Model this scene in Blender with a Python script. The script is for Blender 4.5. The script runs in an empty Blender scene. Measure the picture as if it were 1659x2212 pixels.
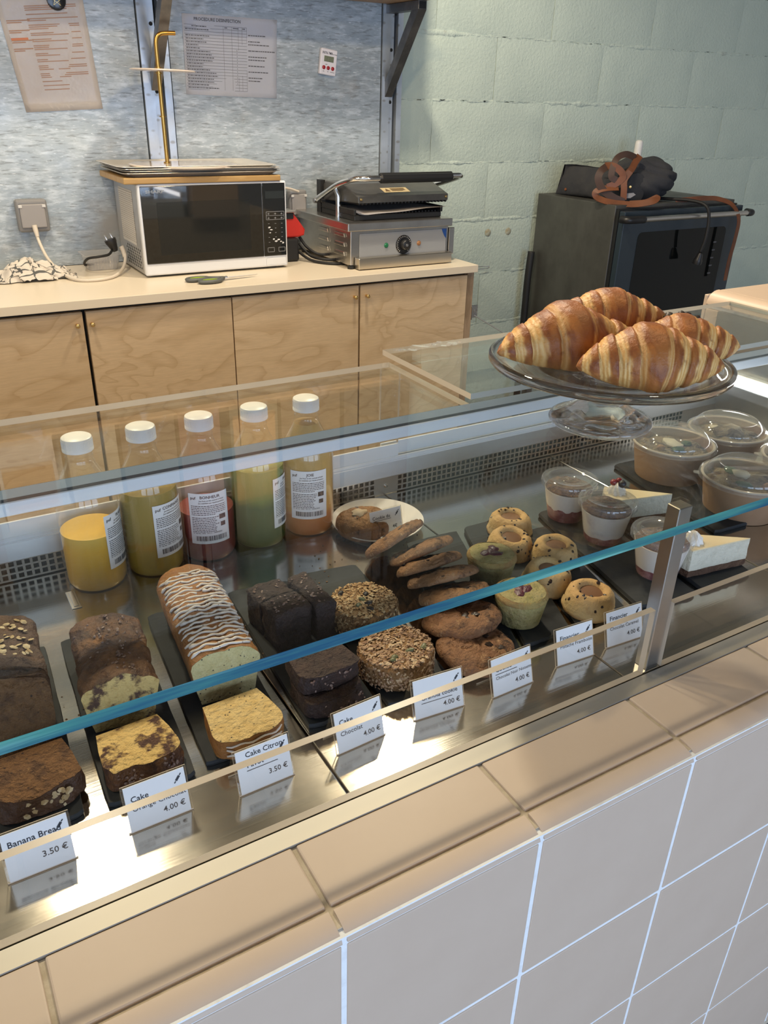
import bpy, bmesh, math, random
from mathutils import Vector, Matrix, noise as mnoise

# ---------------------------------------------------------------- camera, world, lights, exposure
SC = bpy.context.scene
COL = SC.collection
Z0 = 0.9                      # height of the counter ledge above the floor; everything below is built with the ledge at z = 0
pi = math.pi
sin, cos = math.sin, math.cos

def camera():
    yaw, pitch, roll = 0.5439984084726868, 0.4745379134948381, -0.02708032977145668
    f = Vector((sin(yaw)*cos(pitch), cos(yaw)*cos(pitch), -sin(pitch)))
    r = Vector((cos(yaw), -sin(yaw), 0))
    d = f.cross(r)
    r2 = cos(roll)*r + sin(roll)*d
    d2 = -sin(roll)*r + cos(roll)*d
    c = bpy.data.cameras.new('camera'); o = bpy.data.objects.new('camera', c); COL.objects.link(o)
    c.sensor_fit = 'HORIZONTAL'; c.sensor_width = 36.0
    c.lens = 1739.4/1659*36.0
    c.clip_start = 0.02
    m = Matrix((( r2.x, -d2.x, -f.x, -0.39162230640892143),
                ( r2.y, -d2.y, -f.y, -0.358212722300763),
                ( r2.z, -d2.z, -f.z, 0.5786194530441765),
                (0, 0, 0, 1)))
    o.matrix_world = m
    SC.camera = o
camera()

W = bpy.data.worlds.new('World'); SC.world = W; W.use_nodes = True
W.node_tree.nodes['Background'].inputs[0].default_value = (0.62, 0.76, 1.0, 1)
W.node_tree.nodes['Background'].inputs[1].default_value = 0.7

def area(name, loc, rot, sx, sy, power, col, spread=pi):
    l = bpy.data.lights.new(name, 'AREA'); l.shape = 'RECTANGLE'; l.size = sx; l.size_y = sy
    l.energy = power; l.color = col; l.spread = spread
    o = bpy.data.objects.new(name, l); COL.objects.link(o); o.location = loc; o.rotation_euler = rot
    return o
def spot(name, loc, power, col, radius=0.035, angle=120, blend=0.6, rot=(0, 0, 0)):
    l = bpy.data.lights.new(name, 'SPOT'); l.energy = power; l.color = col; l.shadow_soft_size = radius
    l.spot_size = math.radians(angle); l.spot_blend = blend
    o = bpy.data.objects.new(name, l); COL.objects.link(o); o.location = loc; o.rotation_euler = rot
    return o
DAY = (0.56, 0.72, 1.0)
WARM = (1.0, 0.75, 0.44)
# daylight through the three shop windows behind the photographer (area light facing +y)
for i, x in enumerate((-2.45, -0.55, 1.35)):
    area('window_daylight', (x, -3.42, 0.35), (pi/2, 0, 0), 1.6, 1.9, 48, DAY)
# warm lamps: bulbs near the ceiling over the service aisle, and lower ones hanging on the same line
def bulb(name, loc, power, col, radius=0.05):
    l = bpy.data.lights.new(name, 'POINT'); l.energy = power; l.color = col; l.shadow_soft_size = radius
    o = bpy.data.objects.new(name, l); COL.objects.link(o); o.location = loc
for x, y, p in ((-1.40, 1.75, 30), (-0.21, 1.72, 44), (0.96, 1.82, 72)):
    spot('ceiling_lamp', (x, y, 1.75), p*1.2, (1.0, .88, .70), radius=.05, angle=158, blend=.35)
for x, y, p in ((-1.15, 1.10, 14), (-0.27, 1.19, 19), (0.67, 1.36, 20)):
    bulb('hanging_lamp', (x, y, 1.18 if x < .5 else 1.38), p, WARM, .035)
bulb('right_ledge_fill', (1.15, .42, 1.85), 22, WARM)  # fill light added to brighten the right part of the ledge

SC.view_settings.view_transform = 'Standard'
SC.view_settings.look = 'None'
SC.view_settings.gamma = 1.0
SC.view_settings.exposure = 0.0
try: SC.view_settings.use_curve_mapping = False
except Exception: pass
SC.cycles.max_bounces = 12
SC.cycles.transparent_max_bounces = 40
SC.cycles.transmission_bounces = 12
SC.cycles.sample_clamp_indirect = 4.0

# ---------------------------------------------------------------- helpers: objects
def link(o): COL.objects.link(o); return o
def thing(name, label, cat, loc=(0, 0, 0), rz=0.0, group=None):
    o = bpy.data.objects.new(name, None); link(o)
    o.empty_display_size = 0.02
    o.location = loc; o.rotation_euler = (0, 0, rz)
    o['label'] = label; o['category'] = cat
    if group: o['group'] = group
    return o
def tag(o, label, cat, group=None):
    o['label'] = label; o['category'] = cat
    if group: o['group'] = group
    return o
def new_bm(): return bmesh.new()
def to_mesh(name, bm, mats, smooth=35):
    me = bpy.data.meshes.new(name)
    fl = bm.faces.layers.int.get('flat')
    flat = [f_[fl] for f_ in bm.faces] if fl else None               # broad faces of bevelled boxes keep their own normals
    bm.to_mesh(me); bm.free()
    for m in (mats if isinstance(mats, (list, tuple)) else [mats]): me.materials.append(m)
    if smooth:
        for i, p in enumerate(me.polygons): p.use_smooth = not (flat and flat[i])
        if flat and smooth < 60: smooth = 15
        if smooth < 180: me.set_sharp_from_angle(angle=math.radians(smooth))
    return me
def obj(name, bm, mats, parent=None, world=False, loc=None, rot=None, smooth=35, kind=None, label=None):
    me = bm if isinstance(bm, bpy.types.Mesh) else to_mesh(name, bm, mats, smooth)
    o = bpy.data.objects.new(name, me); link(o)
    if parent is not None:
        o.parent = parent
        if world:
            m = Matrix.Translation(wloc(parent)) @ Matrix.Rotation(wrz(parent), 4, 'Z')
            me.transform(m.inverted())
    if loc is not None: o.location = loc
    if rot is not None: o.rotation_euler = rot
    if kind: o['kind'] = kind
    if label: o['label'] = label
    return o
def wloc(o):
    v = Vector((0, 0, 0))
    while o is not None: v = v + Vector(o.location); o = o.parent
    return v
def wrz(o):
    a = 0
    while o is not None: a += o.rotation_euler.z; o = o.parent
    return a
def struct(name, bm, mats, smooth=0): return obj(name, bm, mats, smooth=smooth, kind='structure')
def dup(root, loc=None, rz=None, label=None, group=None):
    r = root.copy(); link(r)
    if loc is not None: r.location = loc
    if rz is not None: r.rotation_euler.z = rz
    if label: r['label'] = label
    if group: r['group'] = group
    for ch in list(root.children):
        c = ch.copy(); link(c); c.parent = r
        for g in list(ch.children):
            d = g.copy(); link(d); d.parent = c
    return r

# ---------------------------------------------------------------- helpers: shapes
def box(bm, x0, x1, y0, y1, z0, z1, bev=0, seg=2, mi=0, M=None):
    if bev and not bm.faces.layers.int.get('flat'): bm.faces.layers.int.new('flat')
    vs = [bm.verts.new((x, y, z)) for x in (x0, x1) for y in (y0, y1) for z in (z0, z1)]
    F = [(0, 1, 3, 2), (4, 6, 7, 5), (0, 4, 5, 1), (2, 3, 7, 6), (0, 2, 6, 4), (1, 5, 7, 3)]
    fs = [bm.faces.new([vs[i] for i in q]) for q in F]
    for f_ in fs: f_.material_index = mi
    allv = vs
    if bev:
        fl = bm.faces.layers.int.get('flat') or bm.faces.layers.int.new('flat')
        vs = [v for v in vs if v.is_valid]; fs = [f_ for f_ in fs if f_.is_valid]
        for f_ in fs: f_[fl] = 1
        es = list({e for f_ in fs for e in f_.edges})
        r = bmesh.ops.bevel(bm, geom=es, offset=bev, segments=seg, affect='EDGES', profile=0.5)
        allv = list({v for f_ in r['faces'] for v in f_.verts} | {v for v in vs if v.is_valid})
        for f_ in r['faces']: f_.material_index = mi; f_[fl] = 0
    if M is not None:
        bmesh.ops.transform(bm, matrix=M, verts=[v for v in allv if v.is_valid])
    return fs
def prism(bm, poly, h0, h1, M=None, mi=0, bev=0):
    """poly: 2-d outline, extruded from h0 to h1 along local z, then transformed by M"""
    if bev and not bm.faces.layers.int.get('flat'): bm.faces.layers.int.new('flat')
    a = [bm.verts.new((p[0], p[1], h0)) for p in poly]; b = [bm.verts.new((p[0], p[1], h1)) for p in poly]
    n = len(poly); fs = []
    fs.append(bm.faces.new(a[::-1])); fs.append(bm.faces.new(b))
    for i in range(n): fs.append(bm.faces.new((a[i], a[(i+1) % n], b[(i+1) % n], b[i])))
    for f_ in fs: f_.material_index = mi
    vs = a + b
    if bev:
        fl = bm.faces.layers.int.get('flat')
        for f_ in fs: f_[fl] = 1
        es = list({e for f_ in fs[:2] for e in f_.edges})
        r = bmesh.ops.bevel(bm, geom=es, offset=bev, segments=2, affect='EDGES', profile=0.5)
        vs = list({v for f_ in r['faces'] for v in f_.verts} | {v for v in vs if v.is_valid})
        for f_ in r['faces']: f_.material_index = mi; f_[fl] = 0
    if M is not None: bmesh.ops.transform(bm, matrix=M, verts=[v for v in vs if v.is_valid])
    return fs
def lathe(bm, prof, seg=48, c=(0, 0, 0), mi=0, closed=False, M=None, f=None):
    """prof: list of (r, z); f(angle, r, z) -> (r, z) may deform it"""
    rings = []
    vs = []
    for r, z in prof:
        if r < 1e-6:
            v = bm.verts.new((c[0], c[1], c[2]+z)); rings.append([v]); vs.append(v)
        else:
            ring = []
            for k in range(seg):
                a = 2*pi*k/seg
                rr, zz = f(a, r, z) if f else (r, z)
                ring.append(bm.verts.new((c[0]+rr*cos(a), c[1]+rr*sin(a), c[2]+zz)))
            rings.append(ring); vs += ring
    pairs = list(zip(rings[:-1], rings[1:]))
    if closed: pairs.append((rings[-1], rings[0]))
    for A, B in pairs:
        for k in range(seg):
            k2 = (k+1) % seg
            if len(A) == 1 and len(B) == 1: continue
            if len(A) == 1: q = (A[0], B[k2], B[k])
            elif len(B) == 1: q = (A[k], A[k2], B[0])
            else: q = (A[k], A[k2], B[k2], B[k])
            try: bm.faces.new(q).material_index = mi
            except ValueError: pass
    if M is not None: bmesh.ops.transform(bm, matrix=M, verts=vs)
    return vs
def tube(bm, pts, r, seg=10, mi=0, flat=1.0, up=None, cap=True):
    """a rod along pts; r may be a list; flat < 1 squashes it along the second axis (a strap)"""
    P = [Vector(p) for p in pts]; n = len(P)
    R = r if isinstance(r, (list, tuple)) else [r]*n
    T = []
    for i in range(n):
        t = (P[min(i+1, n-1)] - P[max(i-1, 0)])
        T.append(t.normalized() if t.length > 1e-9 else Vector((0, 0, 1)))
    u = Vector(up) if up else (Vector((0, 0, 1)) if abs(T[0].z) < 0.9 else Vector((1, 0, 0)))
    rings = []
    for i in range(n):
        if not up or i == 0: pass
        u = (u - T[i]*u.dot(T[i]))
        u = u.normalized() if u.length > 1e-6 else T[i].orthogonal().normalized()
        w = T[i].cross(u)
        rings.append([bm.verts.new(P[i] + (w*cos(2*pi*k/seg) + u*(flat*sin(2*pi*k/seg)))*R[i]) for k in range(seg)])
    for A, B in zip(rings[:-1], rings[1:]):
        for k in range(seg):
            bm.faces.new((A[k], A[(k+1) % seg], B[(k+1) % seg], B[k])).material_index = mi
    if cap:
        bm.faces.new(rings[0][::-1]).material_index = mi; bm.faces.new(rings[-1]).material_index = mi
    return rings
def smooth_path(pts, n=8):
    """Catmull-Rom through the points"""
    P = [Vector(p) for p in pts]; out = []
    for i in range(len(P)-1):
        p0, p1, p2, p3 = P[max(i-1, 0)], P[i], P[i+1], P[min(i+2, len(P)-1)]
        for k in range(n):
            t = k/n
            out.append(0.5*((2*p1) + (p2-p0)*t + (2*p0-5*p1+4*p2-p3)*t*t + (3*p1-p0-3*p2+p3)*t*t*t))
    out.append(P[-1]); return out
def strap(bm, pts, w, th=0.003, up=(0, 0, 1), mi=0):
    """a flat band: width along side vector, thickness th"""
    P = [Vector(p) for p in pts]; n = len(P); rows = []
    U = Vector(up)
    for i in range(n):
        t = (P[min(i+1, n-1)]-P[max(i-1, 0)]).normalized()
        s = t.cross(U); s = s.normalized() if s.length > 1e-4 else Vector((1, 0, 0))
        nn = s.cross(t).normalized()
        rows.append([bm.verts.new(P[i]+s*a*w/2+nn*b*th/2) for a, b in ((-1, -1), (1, -1), (1, 1), (-1, 1))])
    for A, B in zip(rows[:-1], rows[1:]):
        for k in range(4): bm.faces.new((A[k], A[(k+1) % 4], B[(k+1) % 4], B[k])).material_index = mi
    bm.faces.new(rows[0][::-1]); bm.faces.new(rows[-1])
def blob(bm, c, s, sub=2, amp=0.0, sc=1.0, seed=0.0, M=None, mi=0):
    r = bmesh.ops.create_icosphere(bm, subdivisions=sub, radius=1.0)
    for v in r['verts']:
        d = v.co.copy()
        k = 1 + amp*mnoise.noise(d*sc + Vector((seed, seed*1.7, -seed)))
        v.co = Vector((c[0]+d.x*s[0]*k, c[1]+d.y*s[1]*k, c[2]+d.z*s[2]*k))
    if M is not None: bmesh.ops.transform(bm, matrix=M, verts=r['verts'])
    for v in r['verts']:
        for f_ in v.link_faces: f_.material_index = mi
    return r['verts']
def flake(bm, c, n, r, th, rnd, mi=0, sides=5, el=0.65):
    """a little flat flake (oat, nib, seed) lying on a surface with normal n"""
    n = Vector(n).normalized(); t = n.orthogonal().normalized(); b = n.cross(t)
    a0 = rnd.random()*6.28; e = el*rnd.uniform(0.8, 1.25)
    tilt = Vector((rnd.uniform(-.35, .35), rnd.uniform(-.35, .35), rnd.uniform(-.35, .35)))
    n2 = (n+tilt).normalized(); t = (t - n2*t.dot(n2)).normalized(); b = n2.cross(t)
    ca, sa = cos(a0), sin(a0)
    t, b = t*ca+b*sa, b*ca-t*sa
    c = Vector(c)
    top = [bm.verts.new(c + (t*cos(2*pi*k/sides) + b*e*sin(2*pi*k/sides))*r) for k in range(sides)]
    m = bm.verts.new(c + n2*th); m2 = bm.verts.new(c - n2*th)
    for k in range(sides):
        bm.faces.new((top[k], top[(k+1) % sides], m)).material_index = mi
        bm.faces.new((top[(k+1) % sides], top[k], m2)).material_index = mi
def text_geo(s, size, align='LEFT', bold=0.0):
    c = bpy.data.curves.new('lettering', 'FONT'); c.body = s; c.size = size; c.align_x = align
    c.resolution_u = 2; c.offset = bold*size
    o = bpy.data.objects.new('lettering', c)
    me = bpy.data.meshes.new_from_object(o)
    V = [v.co.copy() for v in me.vertices]; F = [tuple(p.vertices) for p in me.polygons]
    bpy.data.objects.remove(o); bpy.data.curves.remove(c); bpy.data.meshes.remove(me)
    return V, F
def add_text(bm, s, size, fn, align='LEFT', bold=0.0, mi=0):
    V, F = text_geo(s, size, align, bold)
    vs = [bm.verts.new(fn(v.x, v.y)) for v in V]
    for f_ in F:
        try: bm.faces.new([vs[i] for i in f_]).material_index = mi
        except ValueError: pass
def add_quad(bm, x0, x1, y0, y1, fn, mi=0, n=1):
    for k in range(n):
        a = x0+(x1-x0)*k/n; b = x0+(x1-x0)*(k+1)/n
        bm.faces.new([bm.verts.new(fn(*p)) for p in ((a, y0), (b, y0), (b, y1), (a, y1))]).material_index = mi
def fbm(v, oct=3):
    s = 0; a = 1; p = Vector(v)
    for _ in range(oct): s += a*mnoise.noise(p); p = p*2.03; a *= .5
    return s
def displace(bm, amp, sc, seed=0, oct=3, verts=None):
    bm.normal_update()
    off = Vector((seed*3.1, seed*1.3, seed*2.2))
    mv = [(v, v.normal.copy()) for v in (verts or bm.verts)]
    for v, n in mv: v.co += n*(amp*fbm(v.co*sc+off, oct))
def Rm(ax, a): return Matrix.Rotation(a, 4, ax)
def Tm(*v): return Matrix.Translation(v if len(v) == 3 else v[0])

# ---------------------------------------------------------------- helpers: materials
class NT:
    def __init__(s, name):
        s.m = bpy.data.materials.new(name); s.m.use_nodes = True
        s.t = s.m.node_tree; s.n = s.t.nodes; s.n.clear()
        s.out = s.n.new('ShaderNodeOutputMaterial')
    def new(s, ty, ins=None, **kw):
        x = s.n.new(ty)
        for k, v in kw.items(): setattr(x, k, v)
        for k, v in (ins or {}).items():
            if hasattr(v, 'is_linked') or isinstance(v, bpy.types.NodeSocket): s.t.links.new(v, x.inputs[k])
            else: x.inputs[k].default_value = v
        return x
    def ln(s, a, b): s.t.links.new(a, b)
def c4(c): return (c[0], c[1], c[2], 1.0)
def layered(nt, base, layers, vec):
    """base colour with procedural patches over it; layer = (kind, colour, scale, lo, hi[, stretch])"""
    col = None
    for L in layers:
        kind, c, scale, lo, hi = L[:5]; st = L[5] if len(L) > 5 else None
        v = vec
        if st: v = nt.new('ShaderNodeMapping', {'Vector': vec, 'Scale': st}).outputs[0]
        if kind == 'noise':
            src = nt.new('ShaderNodeTexNoise', {'Vector': v, 'Scale': scale, 'Detail': 5.0, 'Roughness': 0.62}).outputs['Fac']
        elif kind == 'voro':
            src = nt.new('ShaderNodeTexVoronoi', {'Vector': v, 'Scale': scale}).outputs['Distance']
        elif kind == 'crack':
            src = nt.new('ShaderNodeTexVoronoi', {'Vector': v, 'Scale': scale}, feature='DISTANCE_TO_EDGE').outputs['Distance']
        elif kind == 'cell':
            cc = nt.new('ShaderNodeTexVoronoi', {'Vector': v, 'Scale': scale}).outputs['Color']
            src = nt.new('ShaderNodeSeparateColor', {'Color': cc}).outputs[0]
        mr = nt.new('ShaderNodeMapRange', {'Value': src, 'From Min': lo, 'From Max': hi}, clamp=True).outputs[0]
        mx = nt.new('ShaderNodeMix', {'Factor': mr}, data_type='RGBA')
        if col is None: mx.inputs[6].default_value = c4(base)
        else: nt.ln(col, mx.inputs[6])
        mx.inputs[7].default_value = c4(c); col = mx.outputs[2]
    return col
def mat(name, base, rough=.5, metal=0.0, layers=(), bump=None, spec=.5, coat=0.0, attr=False, sss=0.0, aniso=0.0,
        emit=None, bstretch=None, rvar=None, sheen=0.0, alpha=None):
    nt = NT(name)
    b = nt.new('ShaderNodeBsdfPrincipled', {'Roughness': rough, 'Metallic': metal, 'Specular IOR Level': spec})
    nt.ln(b.outputs[0], nt.out.inputs[0])
    vec = nt.new('ShaderNodeTexCoord').outputs['Object']
    if attr:
        a = nt.new('ShaderNodeAttribute', attribute_name='Col')
        if layers:
            col = None
            src = a.outputs['Color']
            for L in layers:
                one = layered(nt, base, [L], vec)
                mx = one.node; nt.ln(src, mx.inputs[6]); src = mx.outputs[2]
            nt.ln(src, b.inputs['Base Color'])
        else: nt.ln(a.outputs['Color'], b.inputs['Base Color'])
    elif layers: nt.ln(layered(nt, base, layers, vec), b.inputs['Base Color'])
    else: b.inputs['Base Color'].default_value = c4(base)
    if bump:
        strength, scale = bump[:2]; dist = bump[2] if len(bump) > 2 else .001
        v = nt.new('ShaderNodeMapping', {'Vector': vec, 'Scale': bstretch}).outputs[0] if bstretch else vec
        n = nt.new('ShaderNodeTexNoise', {'Vector': v, 'Scale': scale, 'Detail': 4.0, 'Roughness': .6})
        bp = nt.new('ShaderNodeBump', {'Strength': strength, 'Distance': dist, 'Height': n.outputs['Fac']})
        nt.ln(bp.outputs[0], b.inputs['Normal'])
    if rvar:
        scale, lo, hi = rvar[:3]
        v = nt.new('ShaderNodeMapping', {'Vector': vec, 'Scale': rvar[3]}).outputs[0] if len(rvar) > 3 else vec
        n = nt.new('ShaderNodeTexNoise', {'Vector': v, 'Scale': scale, 'Detail': 4.0})
        mr = nt.new('ShaderNodeMapRange', {'Value': n.outputs['Fac'], 'From Min': .3, 'From Max': .7, 'To Min': lo, 'To Max': hi})
        nt.ln(mr.outputs[0], b.inputs['Roughness'])
    if coat: b.inputs['Coat Weight'].default_value = coat; b.inputs['Coat Roughness'].default_value = .08
    if sss:
        b.inputs['Subsurface Weight'].default_value = sss
        b.inputs['Subsurface Radius'].default_value = (.006, .003, .0015); b.inputs['Subsurface Scale'].default_value = 1.0
    if aniso: b.inputs['Anisotropic'].default_value = aniso
    if sheen: b.inputs['Sheen Weight'].default_value = sheen
    if emit:
        b.inputs['Emission Color'].default_value = c4(emit[0]); b.inputs['Emission Strength'].default_value = emit[1]
    return nt.m
def thin_glass(name, tint=(.97, .985, .98), f0=.04, rough=.0, haze=0.0, hazecol=(.8, .8, .8), gain=1.0):
    """a pane or film that lets light straight through and mirrors a little of it, more at a slant"""
    nt = NT(name)
    tr = nt.new('ShaderNodeBsdfTransparent', {'Color': c4(tint)})
    gl = nt.new('ShaderNodeBsdfGlossy', {'Color': (1, 1, 1, 1), 'Roughness': rough})
    lw = nt.new('ShaderNodeLayerWeight', {'Blend': .5})
    p = nt.new('ShaderNodeMath', {0: lw.outputs['Facing'], 1: 5.0}, operation='POWER')
    m = nt.new('ShaderNodeMath', {0: p.outputs[0], 1: (1-f0)*gain, 2: f0*gain}, operation='MULTIPLY_ADD')
    mx = nt.new('ShaderNodeMixShader', {0: m.outputs[0], 1: tr.outputs[0], 2: gl.outputs[0]})
    o = mx
    if haze:
        df = nt.new('ShaderNodeBsdfDiffuse', {'Color': c4(hazecol)})
        o = nt.new('ShaderNodeMixShader', {0: haze, 1: mx.outputs[0], 2: df.outputs[0]})
    nt.ln(o.outputs[0], nt.out.inputs[0])
    return nt.m
def solid_glass(name, col=(1, 1, 1), ior=1.5, rough=0.0, clear=.1):
    nt = NT(name)
    g = nt.new('ShaderNodeBsdfGlass', {'Color': c4(col), 'Roughness': rough, 'IOR': ior})
    tr = nt.new('ShaderNodeBsdfTransparent', {'Color': c4(col)})
    mx = nt.new('ShaderNodeMixShader', {0: clear, 1: g.outputs[0], 2: tr.outputs[0]})
    nt.ln(mx.outputs[0], nt.out.inputs[0]); return nt.m
def translucent_mat(name, col, rough=.3, mixf=.5):
    nt = NT(name)
    d = nt.new('ShaderNodeBsdfPrincipled', {'Base Color': c4(col), 'Roughness': rough})
    t = nt.new('ShaderNodeBsdfTranslucent', {'Color': c4(col)})
    mx = nt.new('ShaderNodeMixShader', {0: mixf, 1: d.outputs[0], 2: t.outputs[0]})
    nt.ln(mx.outputs[0], nt.out.inputs[0]); return nt.m
def birch_mat(name, c1, c2, seed):
    """rotary-cut birch plywood: flowing contour grain"""
    nt = NT(name)
    vec = nt.new('ShaderNodeTexCoord').outputs['Object']
    mp = nt.new('ShaderNodeMapping', {'Vector': vec, 'Location': (seed, seed*.7, seed*1.3), 'Scale': (1.7, 1.0, 3.4)}).outputs[0]
    n1 = nt.new('ShaderNodeTexNoise', {'Vector': mp, 'Scale': 1.5, 'Detail': 2.5, 'Roughness': .5, 'Distortion': .5}).outputs['Fac']
    k = nt.new('ShaderNodeMath', {0: n1, 1: 11.0}, operation='MULTIPLY').outputs[0]
    fr = nt.new('ShaderNodeMath', {0: k}, operation='FRACT').outputs[0]
    ramp = nt.new('ShaderNodeValToRGB', {'Fac': fr})
    e = ramp.color_ramp.elements
    e[0].position = 0; e[0].color = c4(c2); e[1].position = .16; e[1].color = c4([a*.5+b*.5 for a, b in zip(c1, c2)])
    x = e.new(.42); x.color = c4(c1); x = e.new(.9); x.color = c4(c1); x = e.new(1.0); x.color = c4([a*.6+b*.4 for a, b in zip(c1, c2)])
    n2 = nt.new('ShaderNodeTexNoise', {'Vector': nt.new('ShaderNodeMapping', {'Vector': vec, 'Scale': (9, 9, 90)}).outputs[0], 'Scale': 3.0, 'Detail': 3.0}).outputs['Fac']
    mr = nt.new('ShaderNodeMapRange', {'Value': n2, 'From Min': .3, 'From Max': .7, 'To Min': .93, 'To Max': 1.05}).outputs[0]
    mx = nt.new('ShaderNodeMix', {'Factor': 1.0, 6: ramp.outputs[0], 7: mr}, data_type='RGBA', blend_type='MULTIPLY')
    b = nt.new('ShaderNodeBsdfPrincipled', {'Base Color': mx.outputs[2], 'Roughness': .42})
    nt.ln(b.outputs[0], nt.out.inputs[0]); return nt.m
def zramp_mat(name, stops, rough=.3, noise_amt=0.02, sss=0.0):
    """colour by height above the base (settled juice): stops = [(z, colour)...] in metres"""
    nt = NT(name)
    vec = nt.new('ShaderNodeTexCoord').outputs['Object']
    z = nt.new('ShaderNodeSeparateXYZ', {0: vec}).outputs[2]
    ns = nt.new('ShaderNodeTexNoise', {'Vector': vec, 'Scale': 40.0, 'Detail': 3.0}).outputs['Fac']
    zz = nt.new('ShaderNodeMath', {0: ns, 1: noise_amt, 2: z}, operation='MULTIPLY_ADD').outputs[0]
    top = stops[-1][0]
    mr = nt.new('ShaderNodeMapRange', {'Value': zz, 'From Min': 0.0, 'From Max': top}).outputs[0]
    r = nt.new('ShaderNodeValToRGB', {'Fac': mr}); e = r.color_ramp.elements
    e[0].position = stops[0][0]/top; e[0].color = c4(stops[0][1]); e[1].position = 1.0; e[1].color = c4(stops[-1][1])
    for p, c in stops[1:-1]: x = e.new(p/top); x.color = c4(c)
    b = nt.new('ShaderNodeBsdfPrincipled', {'Base Color': r.outputs[0], 'Roughness': rough})
    nt.ln(b.outputs[0], nt.out.inputs[0]); return nt.m
def S(r, g, b):
    return tuple(((c/255)/12.92 if c/255 <= .04045 else ((c/255+.055)/1.055)**2.4) for c in (r, g, b))
# ---------------------------------------------------------------- materials
m_tile = mat('beige_glazed_tile', (.63, .50, .385), .42, layers=[('noise', (.59, .46, .35), 6, .35, .75), ('voro', (.3, .2, .14), 9, .035, .02)], bump=(.03, 12, .004), spec=.35)
m_grout_white = mat('white_grout', (.86, .88, .88), .8, layers=[('noise', (.7, .7, .7), 60, .5, .8)], bump=(.4, 200, .001))
m_grout_tan = mat('tan_grout', (.46, .38, .27), .85, layers=[('noise', (.62, .54, .42), 50, .4, .7)], bump=(.5, 150, .001))
m_deck = mat('brushed_steel', (.60, .565, .50), .24, 1.0, layers=[('noise', (.52, .485, .42), 9, .35, .7), ('noise', (.70, .66, .59), 60, .66, .72, (.05, 1, 1))], bump=(.10, 420, .0006), bstretch=(.02, 1.0, 1.0), rvar=(11, .095, .16))
m_steel = mat('satin_steel', (.62, .60, .56), .3, 1.0, layers=[('noise', (.5, .48, .45), 7, .4, .7)], bump=(.05, 200, .0005), bstretch=(.05, 1, 1))
m_chrome = mat('chrome', (.82, .81, .79), .09, 1.0, bump=(.05, 30, .001))
m_alu = mat('white_aluminium', (.72, .76, .80), .38, .35)
m_alugrey = mat('grey_plastic_grip', (.62, .64, .65), .45)
m_black = mat('black_plastic', (.012, .012, .013), .4)
m_rubber = mat('black_rubber', (.01, .01, .01), .6)
m_dark = mat('void_shade', (.012, .013, .014), .9)  # near-black colour standing in for shade inside gaps, holes and vents
m_glass = thin_glass('clear_glass', (.955, .975, .965), .04, gain=.6)
m_acryl = thin_glass('clear_acrylic', (.985, .985, .98), .035)
m_pet = thin_glass('clear_bottle_plastic', (.97, .97, .965), .05, rough=.03)
m_lid = thin_glass('clear_lid_plastic', (.95, .95, .945), .08, rough=.05, haze=.10, hazecol=(.8, .8, .8))
m_cupw = thin_glass('clear_cup_plastic', (.96, .96, .96), .06, rough=.06, haze=.04)
m_teal = mat('teal_glass_edge', S(84, 158, 138), .12, layers=[('noise', S(24, 84, 112), 5, .4, .65, (.6, 1, 9)), ('noise', S(132, 196, 184), 6, .55, .75, (.5, 1, 14))], spec=.6)  # pale streaks are highlights painted into the edge colour
m_glassedge = mat('dull_glass_edge', (.36, .38, .33), .2, layers=[('noise', (.5, .48, .40), 3, .4, .7)])
m_acedge = translucent_mat('pale_acrylic_edge', S(214, 200, 180), .3, .4)
m_crystal = solid_glass('pressed_crystal', (.985, .99, .99), 1.5)
m_paper = mat('white_paper', (.74, .73, .71), .6)
m_ink = mat('black_ink', (.02, .02, .025), .6)
m_inkgrey = mat('grey_ink', (.10, .10, .11), .6)
m_gold = mat('brass', (.80, .55, .22), .25, 1.0)
m_slate = mat('black_slate', (.026, .029, .032), .6, layers=[('noise', (.045, .048, .052), 14, .4, .75), ('noise', (.10, .10, .10), 90, .70, .78)], bump=(.35, 24, .003), spec=.22)
m_wallg = mat('green_painted_block', (.52, .60, .52), .85, layers=[('noise', (.47, .55, .48), 3, .4, .75), ('voro', (.22, .22, .18), 26, .05, .03)], bump=(.9, 75, .004))
m_mortar = mat('green_painted_mortar', (.53, .61, .53), .9, layers=[('noise', (.40, .42, .36), 30, .55, .75)], bump=(1.0, 60, .006))
m_white = mat('white_plaster', (.75, .75, .73), .9)
m_ceil = mat('dark_ceiling_paint', (.17, .17, .165), .9)
m_floor = mat('grey_concrete_floor', (.30, .29, .27), .5, layers=[('noise', (.24, .23, .22), 3, .4, .7)])
m_galv = mat('galvanised_sheet', (.40, .455, .49), .45, .3, layers=[('noise', (.30, .35, .385), 4, .38, .64), ('noise', (.56, .62, .66), 34, .48, .70, (.45, 1, 1.5)), ('noise', (.22, .245, .25), 95, .53, .68, (.22, 1, 1.6)), ('noise', (.66, .71, .74), 150, .60, .74, (.3, 1, 1.2)), ('noise', (.31, .30, .275), 2.2, .56, .72)], bump=(.25, 60, .0008), bstretch=(.3, 1, 1.5), rvar=(9, .4, .6))
m_galvp = mat('galvanised_profile', (.60, .65, .70), .36, .75, layers=[('noise', (.48, .53, .58), 8, .4, .7), ('voro', (.38, .38, .37), 22, .25, .12, (1, 1, 1.7))], rvar=(12, .3, .5))
m_rawsteel = mat('raw_steel_tube', (.13, .13, .13), .4, .8, layers=[('noise', (.22, .21, .20), 14, .45, .75)])
m_shelfwood = mat('shelf_wood', (.45, .28, .15), .5, layers=[('noise', (.36, .22, .11), 4, .4, .7, (1, 8, 8))])
m_cream = mat('cream_laminate', (.73, .64, .50), .3)
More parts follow.
